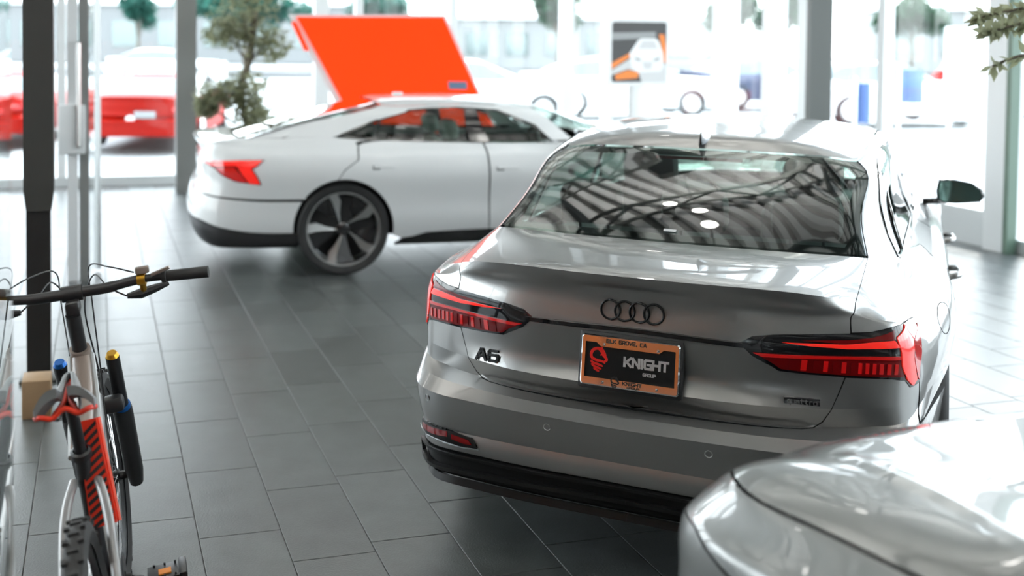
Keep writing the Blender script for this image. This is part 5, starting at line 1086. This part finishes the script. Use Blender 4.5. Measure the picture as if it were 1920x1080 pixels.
f = leaf_mesh(cl, 420, .11, rnd).build('foliage', M_LEAF[0], po, sharp=180); f['kind'] = 'stuff'
# olive whose branch hangs into the top right corner
pt = empty('potted_tree', (3.55, 4.75, 0)); tag(pt, 'potted olive at the right edge, one leafy branch hanging into the top right corner', 'potted plant')
mb = MB(); mb.lathe([(.0, .02), (.24, .02), (.30, .52), (.32, .54), (.29, .54), (.28, .48), (0, .48)], n=24); mb.build('planter', M_POT, pt)
mb = MB(); mb.tube(smooth_pts([(0, 0, .45), (.04, .02, .9), (.0, 0, 1.4), (.05, 0, 1.9), (.0, 0, 2.4)]), .038, n=8)
brs = [[(.02, 0, 1.70), (-.35, -.05, 1.93), (-.75, -.10, 1.96), (-1.10, -.15, 1.90)], [(-.45, -.06, 1.94), (-.75, -.02, 1.90), (-1.00, -.04, 1.84)], [(-.25, -.04, 1.86), (-.60, -.12, 1.99), (-.9, -.2, 1.97)], [(0, 0, 1.5), (-.5, .05, 1.74), (-.78, .06, 1.74), (-.93, .06, 1.69)], [(0, 0, 2.0), (.3, .1, 2.3), (.5, .1, 2.4)], [(0, 0, 2.1), (-.3, .1, 2.45), (-.5, .1, 2.5)]]
LV = []; LF = []
for b in brs:
    P = smooth_pts(b, 8); mb.tube(P, [.012 * (1 - .8 * i / len(P)) + .002 for i in range(len(P))], n=5)
    for p in P[len(P) // 3:]:
        for q in range(9 if b[0][2] > 1.6 else 2):
            a = Vector((rnd.gauss(-.5, .6), rnd.gauss(0, .6), rnd.gauss(-.25, .6))).normalized(); s = .052 + .026 * rnd.random(); bb = a.cross(Vector((rnd.gauss(0, .5), 1, rnd.gauss(0, .5)))).normalized() * s * .2; k = len(LV)
            LV += [p, p + a * s * .5 + bb, p + a * s, p + a * s * .5 - bb]; LF.append((k, k + 1, k + 2, k + 3))
mb.build('trunk', M_BARK, pt); mb = MB(); mb.add(LV, LF); f = mb.build('foliage', M_LEAF[0], pt, sharp=180); f['kind'] = 'stuff'
# black square post at the left, with its lighter collar, and the glass door leaf behind it
bp = empty('steel_post', rm(-.30, 5.93, 0), RT); tag(bp, 'black square steel post rising through the left of the picture', 'post')
mb = MB(); mb.box((0, 0, .008), (.2, .2, .016), bev=.003); mb.build('base_plate', M_DSTEEL, bp)
mb = MB(); mb.box((-.004, 0, .50), (.118, .12, .98)); mb.build('lower_post', mat('black_steel', (.008, .008, .008), .5), bp)
mb = MB(); mb.box((0, 0, 3.15), (.150, .15, 4.3)); mb.prism([(-.075, .90), (.075, .90), (.060, .79), (-.062, .79)], .15, None, Rb, (0, .075, .1)); mb.build('upper_post', mat('charcoal_steel', (.035, .036, .033), .5), bp)
gd = empty('glass_door', rm(-.14, 8.3, 0), RT); tag(gd, 'narrow glass door leaf with grey stile and steel pull handle behind the black post', 'door')
mb = MB(); mb.box((-.045, 0, 1.6), (.075, .06, 3.2)); mb.build('stile', M_WFRAME, gd)
mb = MB(); mb.box((.035, 0, 1.6), (.07, .06, 3.2)); mb.build('stile', M_STEEL, gd)
mb = MB(); mb.box((-.05, -.05, 1.12), (.19, .05, .36), bev=.01); mb.build('lock_case', M_WFRAME, gd)
mb = MB(); mb.tube([(.0, -.09, 1.0), (.0, -.09, 1.75)], .016, n=8); mb.tube([(0, -.09, 1.0), (0, -.02, 1.0)], .012, n=6); mb.tube([(0, -.09, 1.75), (0, -.02, 1.75)], .012, n=6); mb.build('door_handle', M_ALU, gd)
me = bpy.data.meshes.new('pane'); me.from_pydata([(.07, 0, .05), (.13, .3, .05), (.13, .3, 3.2), (.07, 0, 3.2)], [], [(0, 1, 2, 3)]); me.materials.append(M_PANE); link('pane', me, gd)
mb = MB(); mb.box((.13, .3, 1.62), (.035, .035, 3.2), rot=Matrix.Rotation(.8, 3, 'Z')); mb.build('edge_strip', M_FRAME, gd)
# clear partition beside the bicycle, close to the viewer
gp = empty('glass_partition', rm(-.150, 1.12, 0), RT); tag(gp, 'frameless clear glass screen at the left edge beside the bicycle', 'screen')
mb = MB(); mb.box((0, 0, 1.32), (.012, 1.66, 2.60)); 
Mg = mat('clear_glass_sheet', (.93, .98, .96), 0.0, trans=1.0, ior=1.5); mb.build('glass_sheet', Mg, gp)
mb = MB(); mb.box((0, 0, .015), (.04, 1.66, .03)); mb.build('floor_channel', M_ALU, gp)
wb = empty('wooden_block', rm(-.285, 5.36, 0), RT); tag(wb, 'small tan wooden block on the floor in front of the black post', 'block')
mb = MB(); mb.box((0, 0, .09), (.13, .16, .18), bev=.006); mb.build('block_body', mat('tan_wood', (.42, .28, .16), .6, noise=(6, (.32, .20, .10))), wb)
# ---------------------------------------------------------------- mountain bike at the left, seen from behind
LEAN = .15
bk = empty('mountain_bike', rm(.050, 2.55, 0), RT); tag(bk, 'grey and red-striped mountain bike standing by the glass at the left edge', 'bicycle')
# local axes: x right, y forward, z up; the whole bike leans to the left
bk.rotation_euler = Euler((0, -LEAN, RT - .03), 'XYZ')
M_BF = mat('bike_grey_frame', (.36, .35, .34), .35, .3, .4); M_BT = mat('bike_taupe', (.22, .17, .14), .4, 0, .4); M_BLK = mat('bike_black', (.010, .010, .011), .4); M_BRED = mat('bike_red', (.78, .035, .012), .35); M_BLUE = mat('anodised_blue', (.01, .12, .42), .3, .5); M_GOLD = mat('gold_cap', (.55, .30, .03), .3, .8)
M_SADD = mat('saddle_grey', (.20, .21, .21), .5)
RA, FAX, WR, BBp = Vector((0, -.09, .345)), Vector((0, 1.08, .345)), .345, Vector((0, .40, .315))
HT0, HT1 = Vector((0, .845, .68)), Vector((0, .775, .865)); SAX = (HT1 - HT0).normalized()
STEER = Matrix.Rotation(-.05, 3, SAX)
def st(p): return HT0 + STEER @ (Vector(p) - HT0)
def bwheel(nm, c, front):
    w = empty(nm, c); w.parent = bk
    Rm = rot_to((1, 0, 0), (0, 0, 1)); 
    if front: Rm = STEER @ Rm
    tb = MB(); tb.lathe([(WR - .055, -.017), (WR - .03, -.028), (WR - .008, -.022), (WR, -.008), (WR, .008), (WR - .008, .022), (WR - .03, .028), (WR - .055, .017)], n=64, R=Rm)
    for i in range(64):
        a = 2 * math.pi * i / 64
        for zz in ((-.018, .018) if i % 2 else (-.006, .006)): tb.box(Rm @ Vector(((WR + .001) * math.cos(a), (WR + .001) * math.sin(a), zz)), (.012, .014, .009), rot=Rm @ Matrix.Rotation(a, 3, 'Z') @ Matrix(((0, 0, 1), (0, 1, 0), (-1, 0, 0))))
    tb.build('tyre', M_RUBBER, w)
    rb = MB(); rb.lathe([(WR - .05, -.015), (WR - .058, -.013), (WR - .072, 0), (WR - .058, .013), (WR - .05, .015)], n=64, R=Rm); rb.build('rim', M_BLK, w)
    sb = MB()
    for i in range(28):
        a = 2 * math.pi * i / 28; s_ = .028 if i % 2 else -.028; b = a + (.5 if i % 4 < 2 else -.5)
        sb.tube([Rm @ Vector((.022 * math.cos(b), .022 * math.sin(b), s_)), Rm @ Vector(((WR - .06) * math.cos(a), (WR - .06) * math.sin(a), 0))], .0011, n=4)
    o = sb.build('spokes', M_ALU, w); o['kind'] = 'stuff'
    hb = MB(); hb.lathe([(.0, -.06), (.012, -.06), (.014, -.035), (.026, -.03), (.018, -.015), (.018, .015), (.026, .03), (.014, .035), (.012, .06), (0, .06)], n=16, R=Rm); hb.build('hub', M_BLK, w)
    db = MB(); db.lathe([(.05, -.038), (.09, -.038), (.09, -.036), (.05, -.036)], n=32, R=Rm, closed=True); db.build('brake_disc', M_ALU, w)
bwheel('rear_wheel', RA, False); bwheel('front_wheel', FAX, True)
fr = empty('frame', (0, 0, 0)); fr.parent = bk
def tubes(nm, segs, m):
    mb = MB()
    for pts, r in segs: mb.tube(smooth_pts(pts, 6), r if not isinstance(r, tuple) else [r[0] + (r[1] - r[0]) * i / ((len(pts) - 1) * 6) for i in range((len(pts) - 1) * 6 + 1)], n=12)
    return mb.build(nm, m, fr)
SD = Vector((0, .34, .70))    # top of seat tube
tubes('head_tube', [([HT0 - SAX * .01, HT1 + SAX * .005], .031)], M_BT)
tubes('top_tube', [([HT1 - SAX * .03, Vector((0, .62, .745)), SD + Vector((0, .02, -.015))], (.034, .024))], M_BT)
tubes('down_tube', [([HT0 + SAX * .02, Vector((0, .70, .52)), BBp + Vector((0, .03, .03))], (.036, .044))], M_BF)
mb = MB()   # pale edges of the top tube
for s_ in (-1, 1): mb.tube(smooth_pts([HT1 + Vector((.030 * s_, 0, -.02)), Vector((.036 * s_, .62, .735)), Vector((.034 * s_, .50, .715)), Vector((.030 * s_, .38, .69))], 6), .009, n=8)
mb.build('frame_edge', mat('bike_silver', (.55, .56, .55), .35, .2), fr)
tubes('seat_tube', [([SD, BBp], .021)], M_BLK)
ss = {}
for s_ in (-1, 1):
    tubes('chainstay', [([BBp + Vector((.035 * s_, -.04, 0)), Vector((.055 * s_, .22, .36)), RA + Vector((.066 * s_, .02, 0))], .014)], M_BRED if s_ > 0 else M_BLK)
    tubes('seatstay', [([SD + Vector((.03 * s_, 0, -.06)), Vector((.055 * s_, .18, .58)), RA + Vector((.066 * s_, .0, .02))], .012)], M_BF)
# striped battery and shock cover on the right of the down tube: red panel with black bars
cv = empty('striped_cover', (0, 0, 0)); cv.parent = bk; cv['label'] = 'red cover with slanted black stripes'
A0, A1 = Vector((.022, .40, .775)), Vector((.030, .32, .52)); dn = (A1 - A0); ln = dn.length; dn.normalize(); nx = Vector((0, -.85, .53)).normalized(); wx = dn.cross(nx).normalized()
if wx.x < 0: wx = -wx
Rc = Matrix((wx, dn, wx.cross(dn))).transposed(); face = Rc.col[2]
mb = MB(); mb.prism([(-.024, 0), (.025, 0), (.034, ln), (-.033, ln)], .03, None, Rc, A0 - face * .03); mb.build('cover_body', M_BRED, cv)
for i in range(12):
    y0 = .01 + i * ln / 13; h_ = ln / 13 * .5; w0 = .022 + .008 * y0 / ln
    mb = MB(); mb.prism([(-w0, y0 + .028), (w0, y0 - .004), (w0, y0 - .004 + h_), (-w0, y0 + .028 + h_)], .0025, None, Rc, A0 - face * .032); mb.build('black_stripe', M_BLK, cv)
mb = MB(); mb.tube([A0 + wx * .029, A1 + wx * .038], .0055, n=8); mb.build('cover_edge', mat('coral_red', (.85, .12, .06), .4), cv)
# cranks, chainring, pedals
ck = empty('crankset', BBp); ck.parent = bk
mb = MB(); mb.lathe([(.03, .05), (.075, .05), (.078, .052), (.075, .054), (.03, .054)], n=32, R=rot_to((1, 0, 0)), closed=True); mb.lathe([(0, -.07), (.022, -.07), (.022, .07), (0, .07)], n=16, R=rot_to((1, 0, 0))); mb.build('chainring', M_BLK, ck)
for s_, dz in ((1, -1), (-1, 1)):
    e = Vector((.085 * s_, .03 * dz * -1, .17 * dz * .35 - (.0 if s_ > 0 else 0))); e = Vector((.085 * s_, .150 * (1 if s_ > 0 else -1), -.075 if s_ > 0 else .075))
    mb = MB(); mb.tube([Vector((.07 * s_, 0, 0)), e], [.016, .012], n=8, flat=((1, 0, 0), .7)); mb.build('crank_arm', M_BLK, ck)
    pd = MB(); c = e + Vector((.065 * s_, 0, 0)); pd.box(c, (.10, .09, .018), bev=.004); pd.box(c + Vector((.05 * s_, 0, .0)), (.022, .10, .03), bev=.004)
    for a in (-.03, .0, .03):
        for b in (-.035, .035): pd.lathe([(.003, 0), (.003, .006), (0, .006)], n=6, c=c + Vector((a, b, .009)))
    pd.build('pedal', M_BLK, ck)
    mb = MB(); mb.box(c + Vector((.0, -.01, .0115)), (.035, .03, .004)); mb.build('pedal_mark', mat('orange_mark', (.8, .25, .02), .5), ck)
# fork: crown, stanchions, lowers; the right leg shows gold cap and blue ring
fk = empty('fork', (0, 0, 0)); fk.parent = bk
for s_ in (-1, 1):
    top = st(HT0 + Vector((.078 * s_, .035, .118))); bot = st(FAX + Vector((.078 * s_, 0, -.03))); ax = (bot - top).normalized(); L_ = (bot - top).length
    mb = MB(); mb.tube([top, top + ax * L_ * .55], .0215, n=12); mb.build('stanchion', M_BLK, fk)
    mb = MB(); mb.tube([top + ax * L_ * .39, top + ax * L_ * .43, top + ax * L_ * .9, bot], [.030, .031, .029, .022], n=14); mb.build('lower_leg', M_BLK, fk)
    mb = MB(); mb.tube([top + ax * L_ * .365, top + ax * L_ * .395], .0275, n=14); mb.build('blue_ring', M_BLUE, fk)
    mb = MB(); mb.tube([top - ax * .002, top - ax * .014], [.021, .015], n=14); mb.build('top_cap', M_GOLD if s_ > 0 else M_BLUE, fk)
mb = MB(); c_ = st(HT0 + Vector((0, .03, -.03))); mb.box(c_, (.19, .055, .05), bev=.015); mb.build('crown', M_BLK, fk)
# stem, handlebar, grips, levers
cp = empty('cockpit', (0, 0, 0)); cp.parent = bk
BC = st(HT1 + SAX * .105 + Vector((0, .045, .07)))
mb = MB(); mb.tube([HT1, HT1 + SAX * .125], .022, n=14); mb.box((HT1 + SAX * .105 + BC) / 2, (.042, .085, .042), bev=.010); mb.tube([BC - STEER @ Vector((.03, 0, 0)), BC + STEER @ Vector((.03, 0, 0))], .024, n=14); mb.build('stem', M_BLK, cp)
prof = [(.0, 0, 0), (.06, 0, 0), (.11, -.002, .001), (.17, -.012, .010), (.23, -.024, .014), (.40, -.05, .010)]
full = [(-a, b, c) for a, b, c in prof[::-1]] + prof[1:]
mb = MB(); P = smooth_pts([BC + STEER @ Vector(p) for p in full], 6); mb.tube(P, [.0165 if abs((p - BC).x) < .12 else .0145 if abs((p - BC).x) < .2 else .0115 for p in P], n=14); mb.build('handlebar', M_BLK, cp)
for s_ in (-1, 1):
    a, b = BC + STEER @ Vector((.265 * s_, -.028, .0138)), BC + STEER @ Vector((.402 * s_, -.05, .010)); d = (b - a).normalized()
    mb = MB(); mb.tube([a, a + d * .012, a + d * .014, b], [.019, .019, .0165, .0175], n=16); mb.build('grip', M_RUBBER, cp)
    c = BC + STEER @ Vector((.205 * s_, -.018, .0125)); mb = MB(); mb.tube([c - d * .012, c + d * .012], .018, n=12); mb.tube([c + Vector((0, .01, -.01)), c + Vector((.0, .045, -.045))], .010, n=8); mb.build('brake_clamp', M_GOLD, cp)
    mb = MB(); mb.tube([c + Vector((-.05 * s_, .035, -.050)), c + Vector((-.01 * s_, .045, -.052)), c + Vector((.035 * s_, .05, -.045)), c + Vector((.075 * s_, .06, -.040))], [.008, .016, .013, .007], n=8); mb.build('brake_lever', M_BLK, cp)
    mb = MB(); mb.box(c + Vector((.005 * s_, .0, .028)), (.042, .03, .022), bev=.006); mb.tube([c + Vector((.03 * s_, -.02, .012)), c + Vector((.085 * s_, -.045, .03))], .0055, n=6); mb.build('shifter', M_BT, cp)
    mb = MB(); mb.tube(smooth_pts([c + Vector((-.05 * s_, .035, -.05)), c + Vector((-.10 * s_, .06, -.02)), BC + Vector((.06 * s_, .11, .02)), BC + Vector((.02 * s_, .10, -.08)), HT0 + Vector((.035 * s_, .05, .04)), BBp + Vector((.045 * s_, .2, .2))], 8), .0026, n=6)
    mb.tube(smooth_pts([c + Vector((-.02 * s_, .0, .025)), c + Vector((-.09 * s_, .05, .045)), BC + Vector((.05 * s_, .13, .045)), BC + Vector((.045 * s_, .10, -.06)), HT0 + Vector((.04 * s_, .02, .0))], 8), .0024, n=6); mb.build('cable', M_BLK, cp)
# seatpost and cut-out saddle with red underside
sp = empty('saddle', (0, 0, 0)); sp.parent = bk
mb = MB(); mb.tube([SD - Vector((0, -.05, .12)), SD + Vector((0, -.068, .165))], .0158, n=14); mb.lathe([(.02, 0), (.027, .004), (.027, .022), (.02, .026)], n=16, R=rot_to((0, -.35, 1)), c=SD); mb.build('seatpost', M_BLK, sp)
SC_ = SD + Vector((0, -.085, .215))
stn = [(-.130, .070, .030, .012), (-.10, .075, .018, .011), (-.05, .064, .006, .010), (.0, .046, .0, .009), (.05, .030, .002, .008), (.10, .024, .004, .004), (.135, .018, -.002, .001), (.15, .008, -.012, .0)]
for s_ in (-1, 1):
    V = []; n = 9
    for yy, w, dz, inn in stn:
        for k in range(n):
            t = k / (n - 1); x = inn + (w - inn) * t; z = dz - .030 * t ** 2.6 + .004 * math.sin(math.pi * t); V.append(SC_ + Vector((x * s_, yy, z + (.012 if yy < -.09 else 0) * (1 - t))))
    m_ = len(stn); V += [p - Vector((0, 0, .024 if i < 3 * n else .014)) for i, p in enumerate(V)]; o_ = m_ * n
    F = [(i * n + k, i * n + k + 1, (i + 1) * n + k + 1, (i + 1) * n + k) for i in range(m_ - 1) for k in range(n - 1)]; F += [tuple(o_ + q for q in f[::-1]) for f in F]
    for i in range(m_ - 1): F += [(i * n, (i + 1) * n, o_ + (i + 1) * n, o_ + i * n), (i * n + n - 1, o_ + i * n + n - 1, o_ + (i + 1) * n + n - 1, (i + 1) * n + n - 1)]
    for k in range(n - 1): F += [(k, o_ + k, o_ + k + 1, k + 1), ((m_ - 1) * n + k, (m_ - 1) * n + k + 1, o_ + (m_ - 1) * n + k + 1, o_ + (m_ - 1) * n + k)]
    mb = MB(); mb.add(V, F); mb.build('saddle_pad', M_SADD, sp, 50)
mb = MB(); mb.tube(smooth_pts([SC_ + Vector((a, b, c)) for a, b, c in ((-.070, -.115, -.026), (-.055, -.135, -.020), (-.03, -.13, -.028), (0, -.128, -.012), (.03, -.13, -.028), (.055, -.135, -.020), (.070, -.115, -.026))], 6), .0065, n=10)
for s_ in (-1, 1): mb.tube(smooth_pts([SC_ + Vector((.030 * s_, -.12, -.03)), SC_ + Vector((.010 * s_, -.05, -.022)), SC_ + Vector((.008 * s_, .05, -.020)), SC_ + Vector((0, .12, -.022))], 6), .007, n=8)
mb.build('saddle_base', M_BRED, sp)
mb = MB()
for s_ in (-1, 1): mb.tube(smooth_pts([SC_ + Vector((.028 * s_, -.12, -.035)), SC_ + Vector((.022 * s_, -.06, -.055)), SC_ + Vector((.022 * s_, .04, -.055)), SC_ + Vector((.008 * s_, .12, -.024))], 6), .0038, n=8)
mb.build('saddle_rail', M_BLK, sp)
